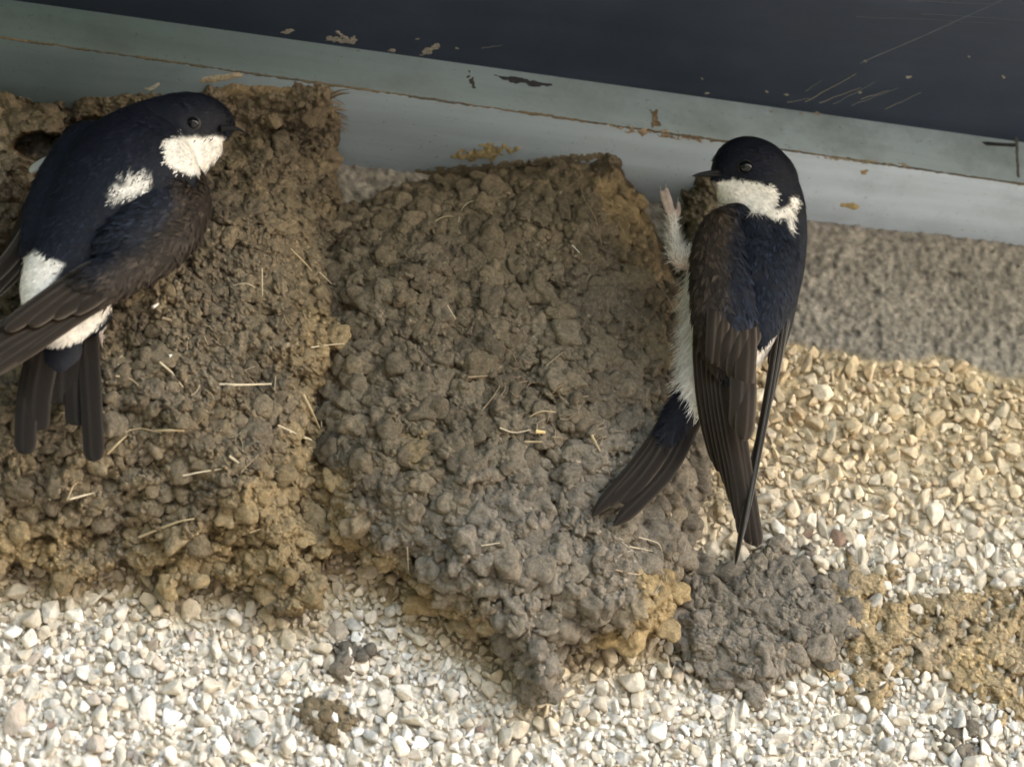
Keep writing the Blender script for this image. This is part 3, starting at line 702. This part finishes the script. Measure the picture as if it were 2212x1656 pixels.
# ------------------------------------------------------------------ birds
def interp(chain, n):
    c = np.array(chain, float); t = np.linspace(0, len(c)-1, n); out = []
    for s in t:
        i = min(int(s), len(c)-2); f = s-i
        p0, p1, p2, p3 = c[max(i-1, 0)], c[i], c[i+1], c[min(i+2, len(c)-1)]
        out.append(.5*((2*p1)+(-p0+p2)*f+(2*p0-5*p1+4*p2-p3)*f*f+(-p0+3*p1-3*p2+p3)*f**3))
    return np.array(out)
import bmesh
_b = bmesh.new(); bmesh.ops.create_icosphere(_b, subdivisions=3, radius=1); _b.verts.index_update()
ICO = np.array([v.co[:] for v in _b.verts]); ICOF = np.array([[v.index for v in f.verts] for f in _b.faces]); _b.free()
def blob(chains, voxel, smooth=10):
    """chains of (u,v,h,r,depth_factor) -> one closed smooth surface (verts, quads/tris)"""
    VV, TT, base = [], [], 0
    for ch, n in chains:
        for (u, v, h, r, k) in interp(ch, n):
            c = P(u, v, h); W = c+(ICO[:, :1]*R+ICO[:, 1:2]*U+ICO[:, 2:3]*k*F)*r*PX
            VV.append(W); TT.append(ICOF+base); base += len(ICO)
    me = bpy.data.meshes.new("tmp"); V = np.concatenate(VV)*10; T = np.concatenate(TT)
    me.from_pydata(V.tolist(), [], T.tolist()); me.update()
    o = bpy.data.objects.new("tmp", me); COL.objects.link(o)
    m = o.modifiers.new("r", 'REMESH'); m.mode = 'VOXEL'; m.voxel_size = voxel*10
    s = o.modifiers.new("s", 'SMOOTH'); s.iterations = smooth; s.factor = .6
    dg = bpy.context.evaluated_depsgraph_get(); dg.update()
    ev = o.evaluated_get(dg); m2 = bpy.data.meshes.new_from_object(ev)
    n = len(m2.vertices); co = np.zeros(n*3, np.float32); m2.vertices.foreach_get("co", co)
    polys = [list(p.vertices) for p in m2.polygons]
    bpy.data.objects.remove(o); bpy.data.meshes.remove(me); bpy.data.meshes.remove(m2)
    return co.reshape(-1, 3).astype(float)/10, polys
def poly_obj(name, V, polys, m, parent, col):
    tri = [p if len(p) == 4 else p+[p[-1]] for p in polys]
    if all(len(p) == 4 for p in polys): return arr_mesh(name, V, np.array(polys), m, parent, col)
    T = np.array([t for p in polys for t in ([p[:3]] if len(p) == 3 else [[p[0], p[1], p[2]], [p[0], p[2], p[3]]])])
    return arr_mesh(name, V, T, m, parent, col)
def bvh(V, polys): return BVHTree.FromPolygons([Vector(v) for v in V], polys)
def cast(tree, u, v):
    d = dirs(u, v); d = d/np.linalg.norm(d)
    loc, n, i, dist = tree.ray_cast(Vector(CAM), Vector(d))
    return (np.array(loc), np.array(n)) if loc is not None else (None, None)

def strands(name, parent, V, polys, tail_dir, colfn, n, L0, L1, lift, width, m, dens=None, seed=0):
    """short plumage barbs lying over the body, pointing towards the tail"""
    rg = np.random.default_rng(seed)
    T = np.array([t for p in polys for t in ([p[:3]] if len(p) == 3 else [[p[0], p[1], p[2]], [p[0], p[2], p[3]]])])
    A, B, C = V[T[:, 0]], V[T[:, 1]], V[T[:, 2]]
    nn = np.cross(B-A, C-A); ar = np.linalg.norm(nn, axis=1); nn /= ar[:, None]+1e-15
    idx = rg.choice(len(T), n, p=ar/ar.sum())
    r1, r2 = np.sqrt(rg.random(n)), rg.random(n)
    p = A[idx]*(1-r1)[:, None]+B[idx]*(r1*(1-r2))[:, None]+C[idx]*(r1*r2)[:, None]; nr = nn[idx]
    u, v = proj(p)
    td = tail_dir(u, v)                                 # image-plane direction (du,dv)
    D = td[0][:, None]*R-td[1][:, None]*U+rg.normal(0, .22, (n, 3))
    D = D-(D*nr).sum(1)[:, None]*nr; D /= np.linalg.norm(D, axis=1)[:, None]+1e-9
    if dens is not None:
        k = dens(u, v)
        keep = rg.random(n) < k; p, nr, D, u, v = p[keep], nr[keep], D[keep], u[keep], v[keep]; n = len(p)
    L = rg.uniform(L0, L1, n)[:, None]*PX; W = np.cross(D, nr)*width*PX
    lf = lift(u, v)[:, None]
    p0 = p-nr*.5*PX
    mid = p0+D*L*.55+nr*L*.55*lf; tip = p0+D*L+nr*L*(lf*1.5)
    Vs = np.stack([p0-W, p0+W, mid+W*.8, mid-W*.8, tip+W*.1, tip-W*.1], 1).reshape(-1, 3)
    b = (np.arange(n)*6)[:, None]
    q = np.concatenate([b+np.array([0, 1, 2, 3]), b+np.array([3, 2, 4, 5])])
    c = colfn(u, v, p)*(1+.12*rg.standard_normal((n, 1)))
    return arr_mesh(name, Vs, q, m, parent, np.repeat(c, 6, 0))

def feather(parent, pts, w, c, edge, name="flight_feather", tip=.12, base=.25, camber=3.0, roll=0.0, skew=.25, m=M_quill, nl=34, nw=9, seed=0, sharp=False):
    """pts (u,v,h) centre line from root to tip; w half width"""
    L = interp(pts, nl); s = np.linspace(0, 1, nl)
    T = np.gradient(L[:, :2], axis=0); T /= np.linalg.norm(T, axis=1)[:, None]+1e-9
    Nn = np.stack([-T[:, 1], T[:, 0]], 1)
    prof = np.clip(s/base, 0, 1)**.6*.75+.25
    prof *= (1-.12*s)
    te = np.clip((1-s)/tip, 0, 1); prof *= (np.sqrt(np.clip(1-(1-te)**2, 0, 1)) if not sharp else te**.8)
    prof = np.maximum(prof, .012)
    x = np.linspace(-1, 1, nw)
    X, Sg = np.meshgrid(x, s)
    off = (X+skew*0)*w*prof[:, None]
    jag = 1+.035*vn(Sg*60, X*2+seed, 3)*np.abs(X)
    Uu = L[:, 0][:, None]+Nn[:, 0][:, None]*off*jag; Vv_ = L[:, 1][:, None]+Nn[:, 1][:, None]*off*jag
    Hh = L[:, 2][:, None]-camber*X**2-roll*X
    rid = np.exp(-((X-skew)/.16)**2)*.7*(1-.7*Sg)
    V = P(Uu, Vv_, Hh+rid).reshape(-1, 3)
    e = np.abs(X)**8*.8+np.exp(-((X-skew)/.09)**2)*.35
    e = np.maximum(e, sstep(.97, 1.0, Sg)*.8)
    col = np.array(c)*(1-e[..., None])+np.array(edge)*e[..., None]
    col = col*(1+.22*fbm(Sg*3+seed, X*2, seed+5))[..., None]
    o = arr_mesh(name, V, grid_faces(nl, nw), m, parent, col.reshape(-1, 3), uv=np.stack([Sg, X*.5+Sg*.8+seed], -1).reshape(-1, 2))
    md = o.modifiers.new("thickness", 'SOLIDIFY'); md.thickness = .00006; md.offset = 0
    return o

def make_eye(root, tree, u, v, r):
    loc, n = cast(tree, u, v)
    c = loc-F*(-.35*r*PX)
    for nm, rr, kk, mm, dpt in (("eye_ring", 1.22, .55, M_ring, 0.0), ("eye", 1.0, .85, M_eye, -.25)):
        W = c+(ICO[:, :1]*R*1.05+ICO[:, 1:2]*U*.97+ICO[:, 2:3]*kk*F)*rr*r*PX+F*dpt*r*PX
        arr_mesh(nm, W, ICOF, mm, root)
def make_bill(root, pts, wd):
    """pts: (u,v,h) from base to tip, upper; a curved cone with a mouth line"""
    L = interp(pts, 14)
    for nm, dv, k in (("upper_bill", 0, 1.0), ("lower_bill", 1, .75)):
        V = []; n = 14 if dv == 0 else 12
        for i in range(n):
            s = i/13; u, v, h = L[i]; r = wd*(1-s)**.75*k+.3
            for a in range(10):
                an = 2*math.pi*a/10
                p = P(u, v+dv*wd*.5*(1-s), h); V.append(p+(U*math.sin(an)*.55+F*math.cos(an)*.9)*r*PX)
        q = [(i*10+a, i*10+(a+1) % 10, (i+1)*10+(a+1) % 10, (i+1)*10+a) for i in range(n-1) for a in range(10)]
        arr_mesh(nm, V, q, M_bill, root)

WHITE = np.array([.74, .70, .64]); INK = np.array([.0045, .0055, .010]); BROWN = np.array([.0205, .0152, .011]); BROWN_E = (.17, .145, .12)
NAVY = np.array([.0065, .0085, .0145])

# ---------- right-hand bird
RB = empty("house_martin", tuple(P(1620, 600, 300).tolist()))
tag(RB, "upright bird at the middle nest's right side, head turned left, one pink foot raised", "bird", "house martins at the nests")
HB = 330
body_ch = [([(1588, 378, HB+60, 52, .8), (1606, 366, HB+56, 70, .85), (1624, 378, HB+50, 82, .9), (1640, 398, HB+40, 86, .9)], 14),
           ([(1632, 402, HB+40, 88, .9), (1650, 440, HB+25, 88, .9), (1648, 490, HB+5, 96, .9), (1636, 560, HB-10, 104, .9), (1622, 630, HB-20, 100, .85), (1596, 700, HB-35, 90, .85), (1566, 770, HB-50, 66, .8), (1536, 830, HB-62, 44, .75), (1508, 880, HB-70, 26, .7)], 44),
           ([(1565, 520, HB-20, 60, .9), (1540, 600, HB-30, 58, .9), (1530, 700, HB-45, 56, .85), (1512, 780, HB-60, 44, .8), (1498, 850, HB-66, 30, .7)], 20),
           ([(1560, 384, HB+62, 26, .8), (1548, 384, HB+64, 17, .8)], 3),
           ([(1600, 425, HB+44, 50, .9), (1610, 450, HB+20, 60, .9)], 5)]
Vb, Pb = blob(body_ch, .0008, 12)
throatR = [(1540, 393), (1556, 391), (1600, 389), (1640, 396), (1668, 402), (1678, 425), (1673, 448), (1650, 463), (1616, 460), (1580, 452), (1556, 446), (1540, 420)]
collarR = [(1650, 452), (1680, 452), (1708, 448), (1716, 462), (1702, 472), (1660, 468)]
fleckR = [(1706, 428), (1722, 424), (1726, 444), (1712, 452)]
fleckR2 = [(1700, 474), (1712, 470), (1716, 496), (1706, 498)]
bellyR = [(1556, 436), (1574, 470), (1548, 540), (1524, 640), (1530, 780), (1560, 930), (1420, 930), (1400, 640), (1470, 480)]
rumpR = [(1610, 720), (1680, 720), (1690, 860), (1580, 900), (1560, 760)]
def wmaskR(u, v, soft=4):
    n1 = 9*fbm(u/9, v/22, 3, 3)
    d = np.maximum.reduce([sdist(u+n1, v+n1*.6, p) for p in (throatR, collarR, fleckR, fleckR2, bellyR, rumpR)])
    return sstep(-soft, soft, d)
def colR(u, v, p=None):
    w_ = wmaskR(u, v, 5)[:, None]
    cap = sstep(470, 440, v)[:, None]
    base = INK*cap+NAVY*(1-cap)
    base = base*(1+.35*fbm(u/20, v/30, 8)[:, None])
    return base*(1-w_)+WHITE*(1+.05*fbm(u/9, v/9, 5))[:, None]*w_
ub, vb = proj(Vb)
poly_obj("body", Vb, Pb, M_plum, RB, colR(ub, vb))
trR = bvh(Vb, Pb)
def tdR(u, v):
    hd = sstep(480, 420, v)
    du = hd*.85+(1-hd)*(-.12-.5*sstep(650, 850, v)); dv = hd*.55+(1-hd)*1.0
    L = np.hypot(du, dv); return du/L, dv/L
def dither(colf, wf, soft):
    def f(u, v, p):
        w0 = wf(u, v, soft); pick = (np.random.default_rng(5).random(len(u)) < w0).astype(float)
        pick = np.where((w0 > .15) & (w0 < .7), pick, (w0 >= .7).astype(float))[:, None]
        dk = INK*(v < 460)[:, None]+NAVY*(v >= 460)[:, None]
        dk = dk*np.random.default_rng(6).lognormal(0, .45, (len(u), 1))
        return dk*(1-pick)+WHITE*pick*np.random.default_rng(8).uniform(.8, 1.0, (len(u), 1))
    return f
strands("plumage", RB, Vb, Pb, tdR, dither(colR, wmaskR, 7), 30000, 7, 16, lambda u, v: .03+.04*wmaskR(u, v), 1.3, M_plum, seed=1)
bellyfr = lambda u, v: sstep(1535, 1490, u+.0*v)*sstep(560, 620, v)
strands("belly_fluff", RB, Vb, Pb, lambda u, v: (0*u-.35, 0*u+1), lambda u, v, p: np.repeat(WHITE[None], len(u), 0), 9000, 26, 52, lambda u, v: 0*u+.28, .9, M_down, dens=bellyfr, seed=3)
def contour(name, parent, V, Pn, td, cols, n, seed, L=(16, 30), wd=4.2, dens=None):
    def cf(u, v, p):
        return cols(u, v)*np.random.default_rng(seed).lognormal(0, .3, (len(u), 1))
    return strands(name, parent, V, Pn, td, cf, n, L[0], L[1], lambda u, v: 0*u+.05, wd, M_plum, dens=dens, seed=seed)
contour("contour_feathers", RB, Vb, Pb, tdR, lambda u, v: (INK*1.5)*(v < 470)[:, None]+(NAVY*1.5)*(v >= 470)[:, None], 5200, 31, L=(10, 22), wd=3.0, dens=lambda u, v: (wmaskR(u, v, 10) < .04)*(v > 320)*1.0)
make_eye(RB, trR, 1611, 361, 14.5)
make_bill(RB, [(1556, 372, HB+72), (1530, 374, HB+76), (1508, 377, HB+78), (1494, 381, HB+80)], 13)
# near wing: covert pad then feathers
WR = blob([([(1592, 470, HB+62, 34, .5), (1556, 500, HB+62, 46, .42), (1542, 560, HB+60, 50, .4), (1544, 640, HB+58, 52, .36), (1558, 720, HB+52, 54, .3), (1576, 780, HB+44, 42, .25)], 26),
           ([(1570, 520, HB+60, 46, .4), (1575, 620, HB+62, 50, .35), (1590, 700, HB+56, 44, .3)], 14)], .0007, 10)
def colWing(u, v, p=None):
    a = sstep(1555, 1603, u+.06*(v-500)+14*fbm(u/20, v/40, 41))[:, None]
    c = BROWN*(1-a)+NAVY*a
    f1_, f2_, ci_ = worley((u+.1*v)/22, v/34, 61)
    return c*(.8+.35*ci_[:, None])*(1+.5*sstep(.12, .0, f2_-f1_)[:, None])
uw, vw = proj(WR[0])
wingR = poly_obj("wing", WR[0], WR[1], M_plum, RB, colWing(uw, vw))
strands("covert_barbs", wingR, WR[0], WR[1], lambda u, v: (0*u+.02, 0*u+1), colWing, 9000, 10, 22, lambda u, v: 0*u+.03, 1.2, M_plum, seed=5)
hw = HB+70
# primaries, from the innermost up to the outermost leading one
prim = [((1560, 700), (1590, 900), (1612, 1040), (1636, 1182), 15), ((1552, 690), (1580, 900), (1604, 1040), (1622, 1176), 15), ((1545, 680), (1566, 880), (1592, 1030), (1608, 1160), 14),
        ((1538, 670), (1552, 860), (1578, 1010), (1600, 1130), 14), ((1530, 660), (1540, 840), (1562, 980), (1588, 1090), 13), ((1522, 650), (1528, 820), (1548, 950), (1574, 1050), 12), ((1514, 640), (1515, 800), (1530, 920), (1556, 1020), 11), ((1506, 630), (1506, 780), (1518, 900), (1544, 1000), 9)]
for k, (a, b, c, d, wd) in enumerate(prim):
    dd = 1.1*k
    sh = 1.0-.05*k
    feather(wingR, [(*a, hw-30+dd), (*b, hw-72+dd), (*c, hw-118+dd), (*d, hw-165+dd)], wd*(1.25 if k < 3 else 1.05), BROWN*(.62+.04*k), (.075, .06, .048), tip=.10, seed=k, skew=-.55 if k > 3 else -.3, camber=4)
# inner secondaries with rounded tips
sec = [((1600, 690), (1612, 840), (1606, 952), 19), ((1590, 680), (1598, 830), (1592, 930), 18), ((1602, 620), (1612, 740), (1606, 850), 20), ((1588, 620), (1594, 730), (1586, 822), 19), ((1574, 610), (1576, 720), (1566, 800), 17), ((1560, 600), (1558, 700), (1550, 792), 15), ((1545, 590), (1542, 690), (1536, 786), 13)]
for k, (a, b, c, wd) in enumerate(sec):
    dd = 40+2.5*k if k > 1 else 22+2*k
    feather(wingR, [(*a, hw-100+dd), (*b, hw-36+dd), (*c, hw-70+dd)], wd*1.25, BROWN*(.9), (.10, .082, .066), tip=.22, seed=20+k, skew=-.2, camber=5)
ter = [((1612, 560), (1624, 660), (1622, 752), 24), ((1604, 570), (1610, 690), (1600, 790), 24)]
for k, (a, b, c, wd) in enumerate(ter):
    feather(wingR, [(*a, hw-40), (*b, hw-10-4*k), (*c, hw-20-10*k)], wd, BROWN*.95, (.10, .082, .066), tip=.25, seed=30+k, skew=.1, camber=6)
# mantle lobes over the wing root
mt = blob([([(1680, 490, HB+50, 48, .5), (1668, 580, HB+58, 58, .5), (1656, 660, HB+50, 50, .45), (1644, 715, HB+42, 30, .4), (1640, 742, HB+36, 12, .4)], 22), ([(1630, 500, HB+68, 44, .4), (1632, 600, HB+66, 46, .4)], 6)], .0008, 10)
um, vm = proj(mt[0])
mant = poly_obj("mantle", mt[0], mt[1], M_plum, RB, colR(um, vm))
def colM(u, v, p=None):
    w_ = wmaskR(u, v)*(v < 520)
    c = NAVY*(1.1+.4*fbm(u/20, v/40, 18)[:, None]); return c*(1-w_[:, None])+WHITE*w_[:, None]
mant.data.color_attributes["col"].data.foreach_set("color", np.c_[np.clip(colM(um, vm), 0, 1), np.ones(len(um))].astype(np.float32).ravel())
strands("mantle_barbs", mant, mt[0], mt[1], lambda u, v: (0*u-.1, 0*u+1), colM, 9000, 10, 24, lambda u, v: 0*u+.03, 1.1, M_plum, seed=7)
contour("mantle_feathers", mant, mt[0], mt[1], lambda u, v: (0*u-.1, 0*u+1), lambda u, v: np.repeat(NAVY[None]*1.5, len(u), 0), 1500, 32, dens=lambda u, v: (wmaskR(u, v, 10) < .04)*1.0)
contour("covert_feathers", wingR, WR[0], WR[1], lambda u, v: (0*u+.02, 0*u+1), lambda u, v: colWing(u, v)*1.35, 1800, 33, L=(18, 34), wd=4.6)
# far wing: seen nearly edge on along the right side
farw = blob([([(1708, 470, HB+10, 32, .9), (1716, 540, HB-5, 26, 1.2), (1706, 620, HB-15, 24, 1.2), (1690, 700, HB-25, 22, 1.2), (1672, 780, HB-40, 16, 1.0)], 26)], .0007, 8)
uf, vf = proj(farw[0])
wing2 = poly_obj("wing", farw[0], farw[1], M_plum, RB, np.repeat((NAVY*.8+BROWN*.25)[None], len(uf), 0))
for k, (a, b, c, d, wd) in enumerate([((1690, 640), (1660, 830), (1625, 1020), (1588, 1222), 7), ((1698, 640), (1668, 820), (1634, 1000), (1594, 1190), 8), ((1706, 630), (1678, 790), (1652, 900), (1612, 1060), 9), ((1712, 610), (1688, 740), (1668, 830), (1646, 920), 10)]):
    feather(wing2, [(*a, HB-6+3*k), (*b, HB-24+2*k), (*c, HB-48+k), (*d, HB-78)], wd, BROWN*(1.0+.1*k), (.24, .22, .19), tip=.2, seed=40+k, camber=1, roll=6, skew=-.5)
# tail
tailR = blob([([(1490, 850, HB-84, 26, .5), (1472, 890, HB-80, 30, .35), (1452, 925, HB-76, 26, .25), (1438, 950, HB-76, 14, .2)], 14)], .0007, 8)
ut, vt = proj(tailR[0])
tr_ = poly_obj("tail", tailR[0], tailR[1], M_plum, RB, np.repeat((INK*.9+BROWN*.15)[None], len(ut), 0))
strands("tail_covert_barbs", tr_, tailR[0], tailR[1], lambda u, v: (0*u-.5, 0*u+.85), lambda u, v, p: np.repeat((INK*.9+BROWN*.15)[None], len(u), 0), 3500, 20, 46, lambda u, v: 0*u+.04, 1.4, M_plum, seed=9)
for k, (a, b, c, wd) in enumerate([((1468, 860), (1390, 985), (1278, 1116), 15), ((1474, 868), (1400, 990), (1306, 1092), 17), ((1482, 876), (1412, 1000), (1340, 1086), 17), ((1496, 890), (1444, 1000), (1376, 1090), 17), ((1504, 894), (1440, 1020), (1324, 1136), 16)]):
    feather(tr_, [(*a, HB-76), (*b, HB-82+(k % 3)*2), (*c, HB-88)], wd*1.15, BROWN*.62, (.06, .05, .04), name="tail_feather", base=.08, tip=.16, seed=50+k, camber=3, sharp=(k in (0, 4)))
# legs and feet
def leg(root, chain_leg, toes, label=None, fl=1500):
    V, Pn = blob([(chain_leg, 16)]+[(t, 9) for t in toes], .00035, 5)
    uu, vv = proj(V)
    c = np.array([.50, .39, .34])*(1+.2*fbm(uu/6, vv/6, 5))[:, None]
    o = poly_obj("leg", V, Pn, M_down, root, c)
    if label: o["label"] = label
    for t in toes:
        (u0, v0, h0, r0, _), (u1, v1, h1, r1, _) = t[-2], t[-1]
        du, dv = u1-u0, v1-v0; L = math.hypot(du, dv)+1e-6
        tube("claw", o, [P(u1, v1, h1), P(u1+du/L*8, v1+dv/L*8, h1+2), P(u1+du/L*14+2, v1+dv/L*14, h1-3)], 2.2, (.35, .28, .22), taper=.15)
    zone_ = lambda u, v: sstep(-40, 10, v-(chain_leg[0][1]-70))
    strands("leg_fluff", o, V, Pn, lambda u, v: (0*u-.1, 0*u-.6), lambda u, v, p: np.repeat(WHITE[None]*.98, len(u), 0), fl, 10, 24, lambda u, v: 0*u+.35, .8, M_down, dens=zone_, seed=13)
    return o
leg(RB, [(1500, 560, HB-30, 24, 1), (1470, 560, HB-30, 21, 1), (1460, 530, HB-34, 16, 1), (1454, 490, HB-40, 11, 1), (1452, 470, HB-42, 10, 1)],
    [[(1452, 472, HB-42, 9, 1), (1441, 448, HB-44, 8, 1), (1433, 428, HB-46, 6.5, 1), (1429, 416, HB-48, 5, 1)],
     [(1452, 470, HB-42, 8, 1), (1448, 443, HB-38, 8, 1), (1443, 423, HB-38, 6.5, 1), (1440, 410, HB-40, 5, 1)],
     [(1454, 470, HB-42, 8, 1), (1452, 452, HB-48, 6, 1), (1449, 434, HB-54, 4.5, 1), (1446, 424, HB-56, 4, 1)],
     [(1455, 476, HB-42, 8, 1), (1464, 462, HB-46, 7, 1), (1466, 450, HB-50, 6, 1), (1465, 440, HB-52, 5, 1)]],
    "pink feathered foot raised against the board")

# ---------- left-hand bird
LB = empty("house_martin", tuple(P(240, 480, 430).tolist()))
tag(LB, "shaded bird on the large left nest, seen from behind with its head turned right", "bird", "house martins at the nests")
HL = 425
bodyL = [([(470, 268, HL+20, 38, .8), (440, 262, HL+20, 54, .85), (400, 274, HL+15, 72, .9), (360, 296, HL+10, 84, .9)], 16),
         ([(370, 290, HL+10, 82, .9), (320, 320, HL+5, 96, .85), (292, 370, HL, 128, .8), (276, 420, HL-2, 150, .75), (240, 465, HL-5, 138, .72), (196, 515, HL-8, 112, .7), (150, 566, HL-12, 82, .7), (104, 620, HL-20, 56, .7), (110, 690, HL-26, 44, .6), (124, 722, HL-30, 28, .5)], 52),
         ([(440, 320, HL+8, 40, .9), (410, 340, HL+2, 48, .9)], 5),
         ([(190, 330, HL-10, 66, .8), (150, 400, HL-15, 70, .7), (120, 470, HL-20, 66, .6), (90, 540, HL-24, 46, .5)], 16),
         ([(200, 640, HL-40, 32, .6), (170, 690, HL-40, 40, .6), (140, 722, HL-42, 30, .5)], 8),
         ([(190, 640, HL-30, 34, .6), (216, 668, HL-34, 27, .6), (204, 702, HL-40, 20, .6)], 8)]
Vl, Pl = blob(bodyL, .0008, 12)
throatL = [(348, 308), (372, 300), (404, 296), (440, 297), (504, 299), (498, 316), (474, 334), (456, 356), (440, 376), (410, 376), (376, 364), (356, 348), (360, 332)]
napeL = [(242, 402), (266, 382), (316, 366), (330, 384), (318, 412), (286, 430), (242, 444), (232, 424)]
rumpL = [(72, 540), (138, 572), (112, 612), (62, 680), (20, 660), (30, 580)]
utL = [(260, 636), (214, 704), (180, 732), (130, 752), (92, 770), (60, 730), (150, 640)]
fleckL = [(236, 336), (252, 324), (262, 334), (244, 352)]
def wmaskL(u, v, soft=4):
    n1 = 9*fbm(u/9, v/20, 13, 3)
    d = np.maximum.reduce([sdist(u+n1, v+n1*.5, throatL), (sdist(u+2.2*n1, v+n1*1.6, napeL)-9)*.35+2.6*fbm(u/5, v/26+u/40, 71, 2), sdist(u+n1*.4, v+n1*.4, rumpL), sdist(u+n1*.5, v+n1*.5, utL)])
    return sstep(-soft, soft, d)
def colL(u, v, p=None):
    w_ = wmaskL(u, v, 6)[:, None]
    c = INK*.9*(1+.3*fbm(u/24, v/24, 8)[:, None])
    c = c+sstep(560, 380, u+v*.3)[:, None]*np.array([.000, .001, .003])
    return c*(1-w_)+WHITE*w_
ul, vl = proj(Vl)
poly_obj("body", Vl, Pl, M_plum, LB, colL(ul, vl))
trL = bvh(Vl, Pl)
def tdL(u, v):
    hd = sstep(330, 400, u)*sstep(400, 360, v)
    du = -.62*(1-hd)-.85*hd; dv = .78*(1-hd)+.45*hd
    return du, dv
strands("plumage", LB, Vl, Pl, tdL, dither(colL, wmaskL, 9), 30000, 8, 18, lambda u, v: .03+.04*wmaskL(u, v), 1.4, M_plum, seed=21)
contour("contour_feathers", LB, Vl, Pl, tdL, lambda u, v: np.repeat(INK[None]*1.5, len(u), 0), 5200, 34, L=(12, 26), wd=3.4, dens=lambda u, v: (wmaskL(u, v, 12) < .03)*(((u-416)**2+(v-266)**2) > 900)*1.0)
make_eye(LB, trL, 416, 266, 13)
make_bill(LB, [(478, 276, HL+44), (502, 276, HL+46), (520, 281, HL+46), (538, 293, HL+46)], 10)
wl = blob([([(404, 392, HL+8, 40, .8), (410, 440, HL+28, 44, .7), (384, 500, HL+40, 50, .55), (330, 548, HL+50, 50, .45), (260, 590, HL+54, 47, .38), (190, 628, HL+54, 44, .3)], 30),
           ([(350, 440, HL+46, 70, .5), (310, 490, HL+58, 62, .4), (260, 540, HL+58, 56, .38)], 12)], .0008, 18)
def colWL(u, v, p=None):
    # navy scapulars above, brown wing below
    dd_ = -sdist(u, v, [(449, 390), (452, 400), (446, 470), (404, 545), (330, 598), (250, 650), (0, 806), (0, 800), (248, 645), (328, 592), (400, 540), (440, 470)])
    a = (1-sstep(38, 84, dd_+16*fbm(u/24, v/24, 33))*sstep(150, 230, u))[:, None]
    f1_, f2_, ci_ = worley((u-.5*v)/26, (v+.4*u)/30, 63)
    c = NAVY*.8*(1-a)+BROWN*.9*a
    return c*(.8+.35*ci_[:, None])*(1+.4*sstep(.1, .0, f2_-f1_)[:, None])
uu, vv = proj(wl[0])
wingL = poly_obj("wing", wl[0], wl[1], M_plum, LB, colWL(uu, vv))
strands("covert_barbs", wingL, wl[0], wl[1], lambda u, v: (0*u-.8, 0*u+.6), colWL, 8000, 12, 26, lambda u, v: 0*u+.03, 1.3, M_plum, seed=25)
hl = HL+70
primL = [((300, 560), (120, 655), (-20, 726), (-170, 812), 16), ((306, 570), (130, 668), (-10, 742), (-160, 830), 15), ((312, 578), (140, 677), (0, 756), (-150, 850), 13), ((318, 584), (150, 683), (10, 768), (-120, 858), 11), ((326, 590), (166, 684), (30, 774), (-90, 850), 10), ((340, 586), (186, 676), (60, 762), (-60, 832), 9)]
for k, (a, b, c, d, wd) in enumerate(primL):
    feather(wingL, [(*a, hl-34+2.2*k), (*b, hl-40+2.2*k), (*c, hl-46+2.2*k), (*d, hl-60)], wd*1.4, BROWN*(.95+.03*k), (.10, .082, .066), seed=60+k, skew=.5, tip=.1, camber=4)
secL = [((230, 560), (110, 640), (10, 712), 20), ((240, 570), (140, 640), (60, 700), 22), ((262, 566), (170, 640), (104, 678), 24), ((280, 572), (200, 640), (150, 668), 22), ((270, 548), (190, 604), (130, 640), 22)]
for k, (a, b, c, wd) in enumerate(secL):
    feather(wingL, [(*a, hl-14+2*k), (*b, hl-16+2*k), (*c, hl-26+2*k)], wd*1.1, BROWN*.95, (.12, .10, .08), seed=70+k, skew=.2, tip=.22, camber=5)
contour("covert_feathers", wingL, wl[0], wl[1], lambda u, v: (0*u-.8, 0*u+.6), lambda u, v: colWL(u, v)*1.35, 2200, 35, L=(18, 34), wd=4.6)
# far wing on the left side
wl2 = blob([([(150, 360, HL-20, 40, .6), (96, 440, HL-40, 40, .5), (56, 520, HL-60, 34, .4), (20, 580, HL-70, 26, .35)], 20)], .0008, 8)
wingL2 = poly_obj("wing", wl2[0], wl2[1], M_plum, LB, np.repeat((BROWN*.55)[None], len(wl2[0]), 0))
for k, (a, b, c, wd) in enumerate([((110, 440), (40, 560), (-90, 700), 16), ((90, 450), (20, 560), (-110, 680), 16), ((120, 460), (70, 550), (-20, 640), 14)]):
    feather(wingL2, [(*a, HL-20), (*b, HL-50+2*k), (*c, HL-70)], wd*1.2, BROWN*.7, (.15, .13, .11), seed=80+k, skew=.4, camber=3)
tl = blob([([(140, 740, HL-76, 34, .4), (130, 770, HL-74, 46, .35), (110, 810, HL-74, 34, .25)], 12)], .0008, 8)
tailL = poly_obj("tail", tl[0], tl[1], M_plum, LB, np.repeat((INK*.9)[None], len(tl[0]), 0))
for k, (a, b, c, wd) in enumerate([((90, 730), (60, 860), (54, 982), 26), ((104, 735), (82, 850), (78, 930), 32), ((122, 740), (106, 820), (102, 872), 36), ((148, 725), (144, 810), (142, 874), 38), ((168, 715), (170, 830), (172, 920), 34), ((188, 700), (196, 850), (204, 998), 25)]):
    feather(tailL, [(*a, HL-58), (*b, HL-66+(k % 2)*4), (*c, HL-78)], wd, BROWN*.45, (.035, .03, .025), name="tail_feather", base=.08, tip=.15, seed=90+k, camber=3)
leg(LB, [(205, 690, HL-60, 12, 1), (214, 706, HL-66, 8, 1), (217, 722, HL-74, 5, 1)], [[(217, 722, HL-74, 5, 1), (218, 730, HL-84, 4, 1), (219, 738, HL-96, 3, 1)]], fl=300)

# pale feather caught in the entrance hole of the nest at the left edge
feather(nestC, [(64, 372, 346), (84, 356, 350), (106, 344, 350)], 9, (.35, .36, .35), (.45, .45, .42), name="caught_feather", seed=99, m=M_quill)
